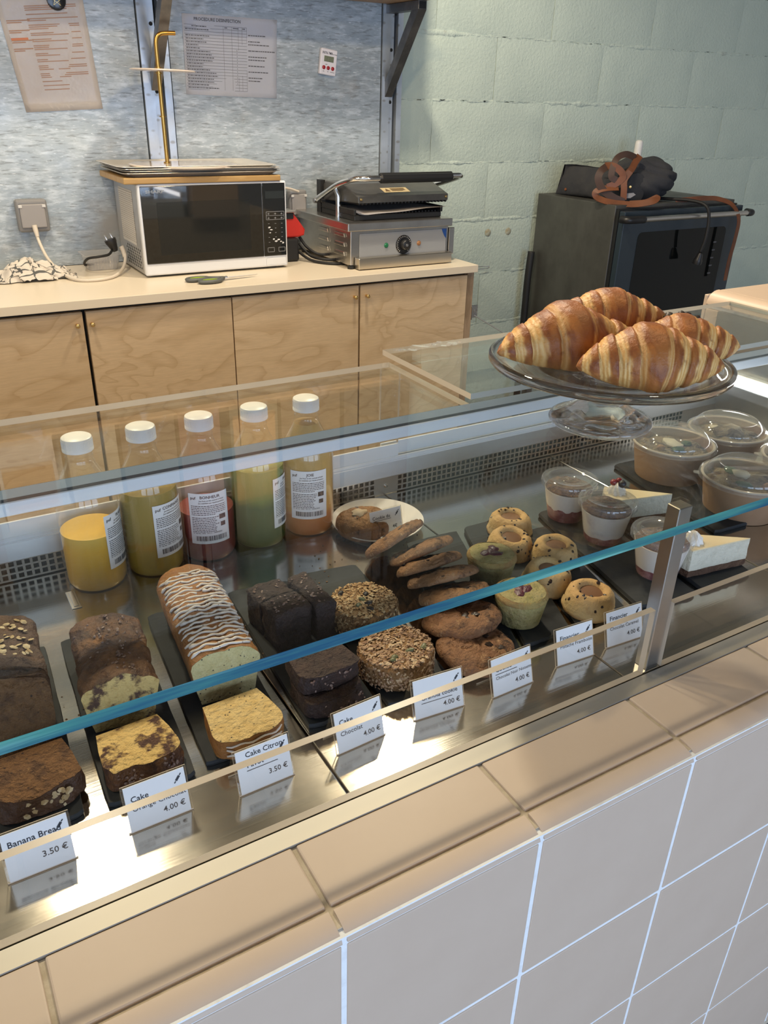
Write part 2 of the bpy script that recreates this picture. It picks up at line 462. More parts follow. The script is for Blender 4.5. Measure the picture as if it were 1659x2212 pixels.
m_doorA = birch_mat('birch_ply_dark', (.58, .43, .27), (.49, .345, .20), 1.3)
m_doorB = birch_mat('birch_ply_warm', (.61, .455, .29), (.51, .365, .215), 5.1)
m_doorC = birch_mat('birch_ply_pale', (.65, .495, .325), (.55, .40, .245), 9.4)
m_doorD = birch_mat('birch_ply_light', (.68, .52, .34), (.575, .42, .255), 14.2)
m_plyedge = mat('plywood_edge', (.40, .29, .19), .6, layers=[('noise', (.26, .18, .11), 30, .45, .6, (1, 1, .2))])
m_led = mat('white_led', (.9, .9, .9), .3, emit=((1, .97, .98), 9.0))

# ---------------------------------------------------------------- the room
bm = new_bm(); box(bm, -3.6, 4.7, -3.7, 3.0, -.98, -.9); struct('floor', bm, m_floor)
bm = new_bm(); box(bm, -3.6, 4.7, -3.7, 3.0, 2.1, 2.2); struct('ceiling', bm, m_ceil)
bm = new_bm(); box(bm, -3.7, -3.6, -3.7, 3.0, -.98, 2.2); struct('wall_left', bm, m_white)
bm = new_bm(); box(bm, 4.7, 4.8, -3.7, 3.0, -.98, 2.2); struct('wall_right', bm, m_white)
bm = new_bm()       # shop front: sill, head and piers round three windows
box(bm, -3.6, 4.7, -3.7, -3.5, -.9, -.62); box(bm, -3.6, 4.7, -3.7, -3.5, 1.32, 2.1)
for x0, x1 in ((-3.6, -3.27), (-1.63, -1.37), (.27, .53), (2.17, 4.7)): box(bm, x0, x1, -3.7, -3.5, -.62, 1.32)
struct('wall_front', bm, m_white)
for i, x in enumerate((-2.45, -.55, 1.35)):
    bm = new_bm()
    for a, b in ((-.82, -.77), (-.025, .025), (.77, .82)): box(bm, x+a, x+b, -3.62, -3.57, -.62, 1.32)
    for a, b in ((-.62, -.57), (1.27, 1.32)): box(bm, x-.82, x+.82, -3.62, -3.57, a, b)
    struct('window_%d' % (i+1), bm, m_black)

# back wall of big painted blocks: core + blocks + lumpy bed joints
bm = new_bm(); box(bm, -3.6, 4.7, 2.835, 3.0, -.9, 2.1)
wall = struct('wall_back', bm, m_mortar)
def block_mesh(seed):
    bm = new_bm(); w, h = .6072, .2385
    nx, nz = 12, 6
    g = [[bm.verts.new((-w/2+w*i/nx, 0, -h/2+h*j/nz)) for j in range(nz+1)] for i in range(nx+1)]
    for i in range(nx):
        for j in range(nz): bm.faces.new((g[i][j], g[i+1][j], g[i+1][j+1], g[i][j+1]))
    for i in range(nx+1):
        for j in range(nz+1):
            v = g[i][j]; e = i in (0, nx) or j in (0, nz)
            v.co.y = .0035*e + .0035*fbm((v.co.x*9+seed*7, seed, v.co.z*9)) 
    rim = [g[i][0] for i in range(nx+1)]+[g[nx][j] for j in range(1, nz+1)]+[g[i][nz] for i in range(nx-1, -1, -1)]+[g[0][j] for j in range(nz-1, 0, -1)]
    bk = [bm.verts.new((v.co.x, .045, v.co.z)) for v in rim]
    for k in range(len(rim)):
        k2 = (k+1) % len(rim); bm.faces.new((rim[k2], rim[k], bk[k], bk[k2]))
    return to_mesh('block', bm, m_wallg, smooth=60)
BM_ = [block_mesh(s) for s in range(4)]
rnd = random.Random(4)
rowz = [-.61+.245*k for k in range(8)]
for r in range(8):                                                 # rows whose bed joints lie at -.61 + .245 k
    zc = -.6385 + .2435*r + .12
    off = (0.0, .315)[r % 2]
    for k in range(7):
        x = .79 + off + .6095*k
        if x > 4.45 or x < 1.0: continue
        o = obj('block', BM_[(r*3+k*5) % 4], None, wall)
        o.location = (x, 2.80, zc); 
    # bed joint: a lumpy raised bead
    bm = new_bm(); n = 330; rings = []
    for i in range(n+1):
        x = .9 + 3.7*i/n
        lump = max(.0, .25+1.3*mnoise.noise(Vector((x*2.3, r*9.1, 2.2)))+.9*fbm((x*16, r*3.7, 1.0), 3))
        ring = []
        for q in range(5):
            a = -1+.5*q
            ring.append(bm.verts.new((x, 2.8035-.0055*lump*max(0, (1-a*a))*(.6+.6*mnoise.noise(Vector((x*31, q*2.1, r))))+(.005 if abs(a) == 1 else 0), zc+.1215+a*.0135*(.35+.8*lump)+.006*fbm((x*26, r, q*3.)))))
        rings.append(ring)
    for A, B in zip(rings[:-1], rings[1:]):
        for q in range(4): bm.faces.new((A[q], B[q], B[q+1], A[q+1]))
    obj('mortar_bead', bm, m_mortar, wall, smooth=180)

# ---------------------------------------------------------------- tiled service counter
ctr = thing('service_counter', 'long counter faced with square beige tiles with white grout, at the front', 'counter', (0, 0, -.9))
ZT, RH = -.0104, .1940
bm = new_bm(); box(bm, -1.6, 1.55, .0085, .0955, -.83, -.0022); box(bm, -1.6, 1.55, .0955, .70, -.83, -.012)
obj('counter_body', bm, m_grout_tan, ctr, world=True, smooth=0)
bm = new_bm(); box(bm, -1.6, 1.55, .0012, .0084, ZT-4*RH, -.004)
obj('grout', bm, m_grout_white, ctr, world=True, smooth=0)
bm = new_bm(); box(bm, -1.6, 1.5, .06, .68, -.9, -.84); obj('plinth', bm, m_black, ctr, world=True, smooth=0)
jx = {-2: -.4065, -1: -.2000, 0: .0000, 1: .2004, 2: .3985}
def JX(k): return jx.get(k, k*.2)
def tile_mesh(name, w, d, h, bev=.0018):
    bm = new_bm(); box(bm, 0, w, 0, d, 0, h, bev, 2); return to_mesh(name, bm, m_tile, smooth=40)
TM = {}
for k in range(-7, 7):
    w = round(JX(k+1)-JX(k)-.0046, 4)
    if w not in TM:
        TM[w] = tile_mesh('tile', w, .0085, RH-.0046)
        bm = new_bm(); n = 8                                         # bullnose: rounded nose between ledge and front
        prof = [(.0262-.0022, -.012), (.0262-.0022, .0004)]
        for q in range(n+1):
            a = q/n*pi/2
            prof.append((.0235-.0240*sin(a)**1.0, .0004-.0098*(1-cos(a))))
        prof += [(-.0006, ZT+.0012), (.004, ZT+.001), (.004, -.012)]
        prism(bm, prof, 0, w, M=Matrix(((0, 0, 1, 0), (1, 0, 0, 0), (0, 1, 0, 0), (0, 0, 0, 1))))
        bmesh.ops.recalc_face_normals(bm, faces=bm.faces)
        TM[w, 'b'] = to_mesh('bullnose_tile', bm, m_tile, smooth=50)
        TM[w, 'l'] = tile_mesh('ledge_tile', w, .0960-.0290, .008)
    x = JX(k)+.0023
    for r in range(4):
        o = obj('tile', TM[w], None, ctr); o.location = (x, 0, .9+ZT-(r+1)*RH+.0023)
    o = obj('bullnose_tile', TM[w, 'b'], None, ctr); o.location = (x, 0, .9)
    o = obj('ledge_tile', TM[w, 'l'], None, ctr); o.location = (x, .0284, .9-.0078)
bm = new_bm(); box(bm, -1.6, 1.55, .0958, .1165, -.01, .0006, .0006, 1)
obj('steel_trim', bm, mat('matt_steel', (.40, .375, .33), .5, .8), ctr, world=True)

# tiled upstand that closes the right end of the counter
end = thing('tiled_upstand', 'low wall topped with beige tiles closing the right end of the counter', 'wall', (1.15, .4, 0))
bm = new_bm(); box(bm, 1.042, 1.29, .135, .745, -.012, .236); obj('core', bm, m_grout_white, end, world=True, smooth=0)
fw = tile_mesh('face_tile', .0085, .196, .205); 
for y in (.145, .345, .545):
    o = obj('face_tile', fw, None, end, loc=(1.036-1.15, y-.4, .005))
bm = new_bm()
prof = [(.03, -.02), (.03, .0005)]+[(.028-.030*sin(q/8*pi/2), .0005-.0255*(1-cos(q/8*pi/2))) for q in range(9)]+[(.004, -.026)]
prism(bm, prof, 0, .196, M=Matrix(((1, 0, 0, 0), (0, 0, 1, 0), (0, 1, 0, 0), (0, 0, 0, 1))))
bmesh.ops.recalc_face_normals(bm, faces=bm.faces)
bn = to_mesh('edge_tile', bm, m_tile, smooth=50); tt = tile_mesh('top_tile', .196, .196, .008)
for y in (.145, .345, .545):
    obj('edge_tile', bn, None, end, loc=(1.036-1.15, y-.4, .244))
    o = obj('top_tile', tt, None, end, loc=(1.070-1.15, y-.4, .2362))
bm = new_bm(); box(bm, 1.036, 1.29, .7415, .750, -.012, .236, .001, 1); obj('back_tile', bm, m_tile, end, world=True)

# ---------------------------------------------------------------- chilled display case
case = thing('display_case', 'low glass-topped steel display case built into the tiled counter', 'display case', (.2, .4, 0))
seams = [-1.18, -.83, -.48, -.130, .2245, .576, .93, 1.03]
for a, b in zip(seams[:-1], seams[1:]):
    bm = new_bm(); box(bm, a+.0008, b-.0008, .1185, .659, -.006, 0, .0012, 2); obj('deck_panel', bm, m_deck, case, world=True)
bm = new_bm()                                                        # recessed pull in the deck
box(bm, -.290, -.278, .556, .600, .0001, .0012, .0005, 1); box(bm, -.287, -.281, .560, .596, .0012, .0022, .0005, 1)
obj('lift_grip', bm, m_steel, case, world=True)
# perforated air grille along the back
bm = new_bm(); z0, dz, hz = .0045, .0093, .0066
def grille(x0, x1):
    for q in range(4): 
        zz = z0+q*dz-(dz-hz); box(bm, x0, x1, .659, .6615, max(zz, -.002), zz+(dz-hz))
    n = int((x1-x0)/.0098); p = (x1-x0)/n
    for k in range(n+1):
        x = x0+k*p; box(bm, x-.0016, x+.0016, .6592, .6613, z0-.002, z0+3*dz)
gr = [(-1.18, -.52), (-.475, .205), (.2475, .925)]
for a, b in gr: grille(a, b)
for a, b in ((-.52, -.475), (.205, .2475), (.925, 1.03)): box(bm, a, b, .659, .6615, -.002, z0+3*dz)
obj('grille', bm, m_steel, case, world=True, smooth=0)
bm = new_bm(); box(bm, -1.18, 1.03, .6655, .668, -.01, .034); obj('duct_shade', bm, m_dark, case, world=True, smooth=0)  # dark sheet standing in for the shade behind the grille
bm = new_bm(); lathe(bm, [(0, .003), (.0025, .0028), (.004, .001), (.004, 0)], 16, M=Tm(.226, .659, .016) @ Rm('X', pi/2)); obj('screw', bm, m_chrome, case, world=True)
bm = new_bm(); prism(bm, [(.658, .0315), (.664, .0575), (.667, .0575), (.667, .030)], -1.18, 1.03, M=Matrix(((0, 0, 1, 0), (1, 0, 0, 0), (0, 1, 0, 0), (0, 0, 0, 1)))); bmesh.ops.recalc_face_normals(bm, faces=bm.faces)
obj('back_panel', bm, mat('dull_steel', (.36, .35, .33), .4, .9), case, world=True)
bm = new_bm(); box(bm, -1.18, 1.0, .6635, .6665, .0565, .0625, .0005, 1); box(bm, -1.18, 1.0, .674, .6765, .0565, .0605, .0004, 1); box(bm, -1.18, 1.0, .662, .69, .0545, .0568); box(bm, -1.18, 1.0, .69, .70, -.01, .06); obj('door_track', bm, m_alu, case, world=True)
# sliding rear doors of clear acrylic with grey grips
for x0, x1, y, n in ((-1.17, .2515, .6685, 0), (.2250, 1.0, .6795, 1)):
    bm = new_bm(); box(bm, x0, x1, y, y+.004, .058, .2075)
    d = obj('sliding_door', bm, m_acryl, case, world=True, smooth=0)
    bm = new_bm(); box(bm, x0, x1, y-.0035, y-.0002, .0605, .0835, .0005, 1); obj('grip_strip', bm, m_alugrey, d, world=True)
    bm = new_bm(); box(bm, x1 if n == 0 else x0-.001, (x1+.001) if n == 0 else x0, y, y+.004, .0835, .2075); obj('door_edge', bm, m_acedge, d, world=True, smooth=0)
# support rail under the glass
bm = new_bm(); box(bm, -1.18, 1.035, .4520, .478, .1930, .2085, .001, 1); rail = obj('support_rail', bm, m_alu, case, world=True)
bm = new_bm(); box(bm, -1.18, 1.035, .4530, .4570, .2086, .2134); box(bm, -1.18, 1.035, .470, .474, .2086, .2134); obj('rubber_seal', bm, m_rubber, rail, world=True, smooth=0)
# glass top: front pane and two rear lids
def pane(name, x0, x1, y0, y1, z0, z1, edges, mats):
    bm = new_bm(); fs = box(bm, x0, x1, y0, y1, z0, z1)
    for f_ in fs:
        c = f_.calc_center_median()
        for key, test in (('x0', abs(c.x-x0) < 1e-5), ('x1', abs(c.x-x1) < 1e-5), ('y0', abs(c.y-y0) < 1e-5), ('y1', abs(c.y-y1) < 1e-5)):
            if test and key in edges: f_.material_index = edges[key]
    return obj(name, bm, mats, case, world=True, smooth=0)
pane('front_glass', -1.18, 1.033, .0775, .4500, .2136, .2236, {'y0': 1, 'x0': 1, 'x1': 1, 'y1': 2}, [m_glass, m_teal, m_glassedge])
pane('glass_lid', -1.18, .2275, .4545, .6630, .2136, .2216, {'y0': 1, 'x0': 1, 'x1': 2, 'y1': 2}, [m_glass, m_glassedge, m_acedge])
l2 = pane('glass_lid', .2290, 1.033, .4545, .6850, .2270, .2350, {'y0': 1, 'x0': 2, 'x1': 1, 'y1': 2}, [m_glass, m_glassedge, m_acedge])
bm = new_bm(); rn = random.Random(3)                                 # crumpled clear tape on the lid's rear corner
for k in range(7):
    x = .245+.016*k+rn.uniform(-.004, .004); y = .672+rn.uniform(-.012, .004)
    pts = [(x+.006*q+rn.uniform(-.002, .002), y+rn.uniform(-.004, .004), .2356+abs(rn.gauss(0, .0012))) for q in range(4)]
    strap(bm, smooth_path(pts, 3), .008, .0003)
obj('clear_tape', bm, m_lid, l2, world=True)
# posts that carry the glass
for x in (-.745, .2560, .985):
    bm = new_bm(); box(bm, x, x+.0195, .121, .138, 0, .2080, .0008, 1); p = obj('post', bm, m_steel, case, world=True)
    bm = new_bm(); box(bm, x+.003, x+.0165, .123, .136, .2081, .2135, .001, 1); obj('clear_pad', bm, m_acryl, p, world=True)
# steel end panel with LED light
bm = new_bm(); box(bm, 1.022, 1.035, .119, .70, -.006, .2125); e = obj('end_panel', bm, m_steel, case, world=True, smooth=0)
bm = new_bm(); box(bm, 1.006, 1.0215, .16, .64, .082, .108, .001, 1); obj('light_housing', bm, m_alu, e, world=True)
bm = new_bm(); box(bm, 1.0035, 1.0058, .17, .63, .0855, .1045); led = obj('led_strip', bm, m_led, e, world=True, smooth=0)

# clear acrylic guards standing on the front edge of the deck
for x0, x1, lab in ((-1.17, .2475, 'long clear acrylic guard standing in front of the cakes, left of the steel post'), (.2770, 1.02, 'clear acrylic guard standing in front of the cheesecake, right of the steel post')):
    g = thing('acrylic_guard', lab, 'guard', (x0, .122, 0), 0, None)
    bm = new_bm(); fs = box(bm, x0, x1, .1180, .1255, .0002, .0872)
    for f_ in fs:
        if abs(f_.normal.y) < .5: f_.material_index = 1
    bm.normal_update()
    for f_ in bm.faces: f_.material_index = 0 if abs(f_.normal.y) > .5 else 1
    obj('panel', bm, [m_acryl, m_acedge], g, world=True, smooth=0)
# ---------------------------------------------------------------- contents of the case
SL = .0065                     # top of the slates
def slate(label, quad, seed):
    """hand-cut slate: four corners, chipped edge"""
    q = [Vector((a, b, 0)) for a, b in quad]; c = sum(q, Vector())/4
    t = thing('slate_board', label, 'slate', (c.x, c.y, 0), 0, 'slate serving boards')
    bm = new_bm(); pts = []
    for i in range(4):
        a, b = q[i], q[(i+1) % 4]; n = 14
        for k in range(n):
            p = a.lerp(b, k/n); s = (p-c).normalized()
            rr = .0011*fbm((p.x*160+seed, p.y*160, seed), 2) - (.003 if k == 0 else (.0008 if k in (1, n-1) else 0))
            pts.append(p + s*rr - c)
    bot = [bm.verts.new((p.x*.985, p.y*.992, .0003)) for p in pts]
    mid = [bm.verts.new((p.x*(1.0+.004*mnoise.noise(p*90)), p.y, .0035)) for p in pts]
    top = [bm.verts.new((p.x*.982, p.y*.993, SL)) for p in pts]
    m = len(pts)
    for A, B in ((bot, mid), (mid, top)):
        for k in range(m): bm.faces.new((A[k], A[(k+1) % m], B[(k+1) % m], B[k]))
    cc = bm.verts.new((0, 0, SL))
    for k in range(m): bm.faces.new((top[k], top[(k+1) % m], cc))
    bm.faces.new(bot[::-1])
    obj('board', bm, m_slate, t, smooth=30)
    return t
slate('black slate under the banana bread at the left edge', [(-.425, .49), (-.333, .489), (-.3475, .216), (-.438, .213)], 1)
slate('black slate under the marbled orange and chocolate cake', [(-.3177, .4885), (-.2312, .4840), (-.2455, .2124), (-.3290, .2114)], 2)
slate('black slate under the iced poppy seed loaf', [(-.2152, .4918), (-.1280, .4890), (-.1460, .2195), (-.2352, .2175)], 3)
slate('black slate under the dark chocolate cake slices', [(-.1100, .4954), (-.0272, .4850), (-.0450, .2160), (-.1262, .2165)], 4)
slate('black slate under the two oat granola cookies', [(-.0125, .4907), (.0716, .4790), (.0470, .2040), (-.0385, .2055)], 5)
slate('black slate under the leaning row of chocolate chip cookies', [(.1640, .4960), (.2520, .4933), (.1490, .2143), (.0580, .2180)], 6)
slate('black slate under the green pistachio cakes', [(.2659, .4962), (.3350, .4950), (.2290, .2180), (.1580, .2190)], 7)
slate('black slate under the nearest ring cake', [(.3200, .4440), (.3790, .4410), (.3240, .2199), (.2440, .2226)], 8)
slate('black slate under the three dessert cups', [(.3974, .4821), (.4850, .4790), (.4338, .1997), (.3411, .2127)], 9)
slate('black slate under the two cheesecake wedges', [(.5050, .5000), (.6000, .4950), (.5450, .1990), (.4470, .2010)], 10)
slate('black slate under the bowl nearest the glass dish foot', [(.6420, .5640), (.7350, .5600), (.6900, .3000), (.5980, .3050)], 11)

# ---- juice bottles
def bottle(loc, rz, label, stops, level, lab=None, seed=0, lines=None):
    t = thing('juice_bottle', label, 'bottle', loc, rz, 'juice bottles in the case')
    R = .0382
    prof = [(0, .004), (.022, .0035), (.029, .001), (.034, .0006), (R-.0006, .006), (R, .014), (R, .118), (R-.001, .128), (R-.006, .142), (R-.013, .155), (.0190, .167), (.0166, .1755), (.0163, .1775), (.0172, .1785), (.0172, .1800), (.0160, .1810), (.0160, .190)]
    bm = new_bm(); lathe(bm, prof, 48); obj('bottle_body', bm, m_pet, t, smooth=60)
    ip = [(0, .0048), (.022, .0043), (.029, .0020), (.0335, .0018), (R-.0016, .0068), (R-.0011, .014)]
    for r, z in prof[6:]:
        if z < level: ip.append((r-.0011, z))
    def rad(z):
        for (r0, z0_), (r1, z1) in zip(prof[5:-1], prof[6:]):
            if z0_ <= z <= z1: return r0+(r1-r0)*(z-z0_)/(z1-z0_)
        return R
    ip += [(rad(level)-.0011, level), (rad(level)-.006, level+.0006), (0, level+.0004)]
    bm = new_bm(); lathe(bm, ip, 48); obj('juice', bm, zramp_mat('juice', stops), t, smooth=50)
    bm = new_bm(); lathe(bm, [(0, .2040), (.0165, .2040), (.0178, .2032), (.0183, .2015), (.0185, .1900), (.0188, .1896), (.0188, .1868), (.0184, .1864), (.0160, .1864)], 48)
    for k in range(60):
        a = 2*pi*k/60; box(bm, -.00025, .00025, .0183, .01865, .1915, .2005, M=Rm('Z', a))
    obj('cap', bm, mcap, t, smooth=40)
    if lab is None: return t
    # wrap label, centred on local -y
    def wrap(off):
        r = R+.0004+off
        return lambda x, y: Vector((r*sin(x/r), -r*cos(x/r), y))
    w0, w1, h0, h1 = -.0275, .0275, .031, .107
    bm = new_bm(); f = wrap(0); n = 16
    for k in range(n):
        a = w0+(w1-w0)*k/n; b = w0+(w1-w0)*(k+1)/n
        bm.faces.new([bm.verts.new(f(*p)) for p in ((a, h0), (b, h0), (b, h1), (a, h1))])
    bmesh.ops.remove_doubles(bm, verts=bm.verts, dist=1e-5)
    L = obj('paper_label', bm, m_paper, t, smooth=180)
    bm = new_bm(); f = wrap(.0003)
    add_text(bm, 'puf', .0058, lambda x, y: f(-.0245+x, .0985+y), bold=.02)
    add_text(bm, lab, .0058, lambda x, y: f(.002+x, .0995+y), 'CENTER', bold=.02)
    add_text(bm, 'Jus frais et bio extrait \u00e0 froid', .0029, lambda x, y: f(.004+x, .0955+y), 'CENTER', .012)
    add_text(bm, 'Jus stabilis\u00e9 par haute pression', .0029, lambda x, y: f(.004+x, .0920+y), 'CENTER', .012)
    rn = random.Random(seed); y = .0885
    for k in range(15):                                              # the small print, too fine to read
        x = -.0245; xe = .0235 if k < 5 else .0095+rn.uniform(-.004, .003)
        if k == 6: y -= .002
        while x < xe:
            w = rn.uniform(.0012, .0042); add_quad(bm, x, min(x+w, xe), y-.0005, y+.0005, f); x += w+.0007
        y -= .0026
    if True:
        add_quad(bm, .013, .0225, .0665, .0735, f, n=3); add_quad(bm, .0145, .0215, .0555, .0620, f, n=2)
    bm2 = new_bm(); add_text(bm, 'N\u00b0 de lot: 1302   D.L.C:  10/06/2023', .0027, lambda x, y_: f(-.0245+x, .0468+y_), bold=.012)
    bm2.free(); x = -.0205; rn = random.Random(seed+9)
    while x < .0215:
        w = rn.choice((.0004, .0004, .0008, .0012)); add_quad(bm, x, x+w, .0355, .0430, f); x += w+rn.choice((.0004, .0005, .0009))
    obj('label_print', bm, m_ink, L, smooth=0)
    return t
mcap = mat('white_cap_plastic', (.85, .84, .83), .35)
Y1 = [(0, (.62, .36, .015)), (.045, (.72, .40, .015)), (.070, (.78, .42, .02)), (.09, (.74, .46, .06))]
Y2 = [(0, (.42, .31, .03)), (.045, (.40, .27, .035)), (.056, (.42, .23, .03)), (.064, (.36, .25, .05)), (.13, (.30, .22, .045))]
Y3 = [(0, (.25, .065, .045)), (.05, (.20, .035, .03)), (.066, (.24, .045, .035)), (.1, (.24, .06, .05))]
Y4 = [(0, (.11, .14, .02)), (.03, (.055, .105, .028)), (.075, (.045, .09, .028)), (.09, (.15, .19, .04)), (.13, (.22, .25, .06))]
Y5 = [(0, (.50, .15, .03)), (.04, (.52, .16, .03)), (.05, (.60, .30, .05)), (.085, (.50, .31, .08)), (.17, (.46, .30, .10))]
cx, cy = -.3916, -.3582
def face(x, y): return math.atan2(x-cx, -(y-cy))*0 + math.atan2(y-cy, x-cx)-pi/2   # turn local -y towards the photographer
for (x, y, d, st, lv, lb, lab) in (
        (-.2440, .6150, 1.15, Y1, .079, 'half empty bottle of bright yellow juice, leftmost of the juice bottles', 'PLAISIR'),
        (-.1660, .6160, .78, Y2, .121, 'bottle of murky olive yellow juice standing between the bright yellow and red bottles', 'CONFIANCE'),
        (-.0885, .6200, .10, Y3, .072, 'half empty bottle of red juice with a big white label', 'BONHEUR'),
        (-.0110, .6200, 1.28, Y4, .120, 'bottle of dark green juice with a pale top layer', 'SANTE'),
        (.0670, .6200, .05, Y5, .168, 'full bottle of amber juice with orange sediment, rightmost of the juice bottles', 'JOIE')):
    bottle((x, y, 0), face(x, y)+d, lb, st, lv, lab, seed=int(x*1000))

# ---- price tags
m_taghold = thin_glass('clear_tag_holder', (.97, .97, .96), .05)
def price_tag(loc, rz, w, h, label, lines, lean=.27, name='price_tag'):
    """white card in an A-shaped clear stand; lines = (text, x, y, size, bold, align)"""
    t = thing('price_tag', label, 'price tag', loc, rz, 'price tags in front of the cakes')
    up = Vector((0, sin(lean), cos(lean))); nr = Vector((0, -cos(lean), sin(lean)))
    def f(off): return lambda x, y: Vector((x, 0, .0006))+up*y+nr*off
    g = f(0); bm = new_bm()
    Mx = Matrix(((1, 0, 0, 0), (0, up.y, -nr.y, 0), (0, up.z, -nr.z, .0006), (0, 0, 0, 1)))
    fs = box(bm, -w/2-.002, w/2+.002, 0, h+.001, .0002, .0014, M=Mx)
    for f_ in fs: f_.material_index = 0 if len(f_.verts) == 4 and f_.calc_area() > .0005 else 1
    top = g(0, h+.001); yb = top.y*2+.004
    M2 = Matrix(((1, 0, 0, 0), (0, up.y*-1, -nr.y, 0), (0, up.z, -nr.z*-1, 0), (0, 0, 0, 1)))
    a = bm.verts.new((-w/2-.002, top.y+.0015, top.z)); b = bm.verts.new((w/2+.002, top.y+.0015, top.z))
    c = bm.verts.new((w/2+.002, yb, .0005)); d = bm.verts.new((-w/2-.002, yb, .0005)); bm.faces.new((a, b, c, d))
    tube(bm, [(-w/2-.002, yb, .0009), (w/2+.002, yb, .0009)], .0007, 6, mi=1)
    tube(bm, [(-w/2-.002, 0, .0009), (w/2+.002, 0, .0009)], .0007, 6, mi=1)
    obj('holder', bm, [m_taghold, m_acedge], t, smooth=0)
    bm = new_bm(); box(bm, -w/2, w/2, .0010, h, -.0010, -.0002, M=Mx); card = obj('card', bm, m_paper, t, smooth=0)
    p = f(.0013); bm = new_bm()
    for s, x, y, sz, bold, al in lines:
        if s == '_': add_quad(bm, x, x+sz, y-.0003, y+.0003, p)
        else: add_text(bm, s, sz, lambda a_, b_: p(x+a_, y+b_), al, bold)
    # rolling-pin emblem in the top right corner
    ex, ey = w/2-.0068, h-.0085; ca, sa = cos(.86), sin(.86)
    def rp(u, v): return p(ex+u*ca-v*sa, ey+u*sa+v*ca)
    for u0, u1, v in ((-.0026, .0026, .0011), (-.0052, -.0031, .0005), (.0031, .0052, .0005)): add_quad(bm, u0, u1, -v, v, rp)
    obj('lettering', bm, m_ink, card, smooth=0)
    return t
hT = .0440
def std(w, l1, l2, price, line=True, y1=.030, x1=None, y2=.0195, s2=.0068):
    x1 = -w/2+.0045 if x1 is None else x1
    L = [(l1, x1, y1, .0076, .008, 'LEFT')]
    if l2: L.append((l2, x1, y2, s2, .0, 'LEFT'))
    if line: L.append(('_', x1, y1-.003, w*.55, 0, 'LEFT'))
    L.append((price, w/2-.0035, .0085, .0076, .006, 'RIGHT')); return L
price_tag((-.3905, .1745, 0), 0, .0515, hT, 'price tag reading Banana Bread, standing in front of the banana bread', [('Banana Bread', -.001, .0310, .0076, .01, 'CENTER'), ('3.50 \u20ac', .0222, .0125, .0078, .006, 'RIGHT')])
price_tag((-.2905, .1770, 0), .01, .0540, hT, 'price tag reading Cake Orange Chocolat, standing in front of the marbled cake', std(.054, 'Cake', 'Orange Chocolat', '4.00 \u20ac', False, .0285))
price_tag((-.1916, .1705, 0), .02, .0525, hT, 'price tag priced 3.50 euro, standing in front of the poppy seed slice', [('Cake Citron', -.017, .036, .0074, .006, 'LEFT'), ('Pavot', -.017, .0255, .0074, .006, 'LEFT'), ('_', -.0175, .0225, .031, 0, 'LEFT'), ('3.50 \u20ac', .0225, .0115, .0074, .006, 'RIGHT')])
price_tag((-.0880, .1745, 0), .05, .0535, hT, 'price tag reading Cake Chocolat, standing in front of the dark chocolate cake', std(.0535, 'Cake', 'Chocolat', '4.00 \u20ac', True, .0300, y2=.0180))
price_tag((.0070, .1755, 0), -.08, .0580, hT, 'price tag reading Granola cookie, standing in front of the granola cookies', [('Granola cookie', -.021, .0200, .0070, .006, 'LEFT'), ('_', -.021, .0165, .037, 0, 'LEFT'), ('4.00 \u20ac', .0255, .0075, .0078, .006, 'RIGHT')])
price_tag((.0993, .1675, 0), .02, .0545, hT, 'price tag reading Cookie Chocolat Noir Noisettes, standing in front of the cookie row', std(.0545, 'Cookie', 'Chocolat Noir Noisettes', '4.00 \u20ac', True, .0285, y2=.0195, s2=.0052))
price_tag((.1962, .1735, 0), -.06, .0520, hT, 'price tag reading Financier Pistache Framboise, standing in front of the green cakes', std(.052, 'Financier', 'Pistache Framboise', '4.00 \u20ac', True, .0300, y2=.0205, s2=.0060))
price_tag((.2740, .1720, 0), -.06, .0545, hT, 'price tag reading Financier Chocolat Caramel, standing beside the steel post', std(.0545, 'Financier', 'Chocolat Caramel', '4.00 \u20ac', False, .0330, y2=.0205, s2=.0060))

# ---- plate with one cookie and its tag
pl = thing('dinner_plate', 'round white plate under a single cookie beside the amber juice bottle', 'plate', (.158, .568, 0))
bm = new_bm(); lathe(bm, [(0, .004), (.045, .004), (.050, .0055), (.066, .0125), (.0695, .0140), (.0698, .0128), (.052, .0035), (.045, .0005), (.042, .0005), (.041, .002), (0, .002)], 72)
obj('plate_body', bm, mat('white_porcelain', (.82, .80, .75), .18), pl, smooth=50)

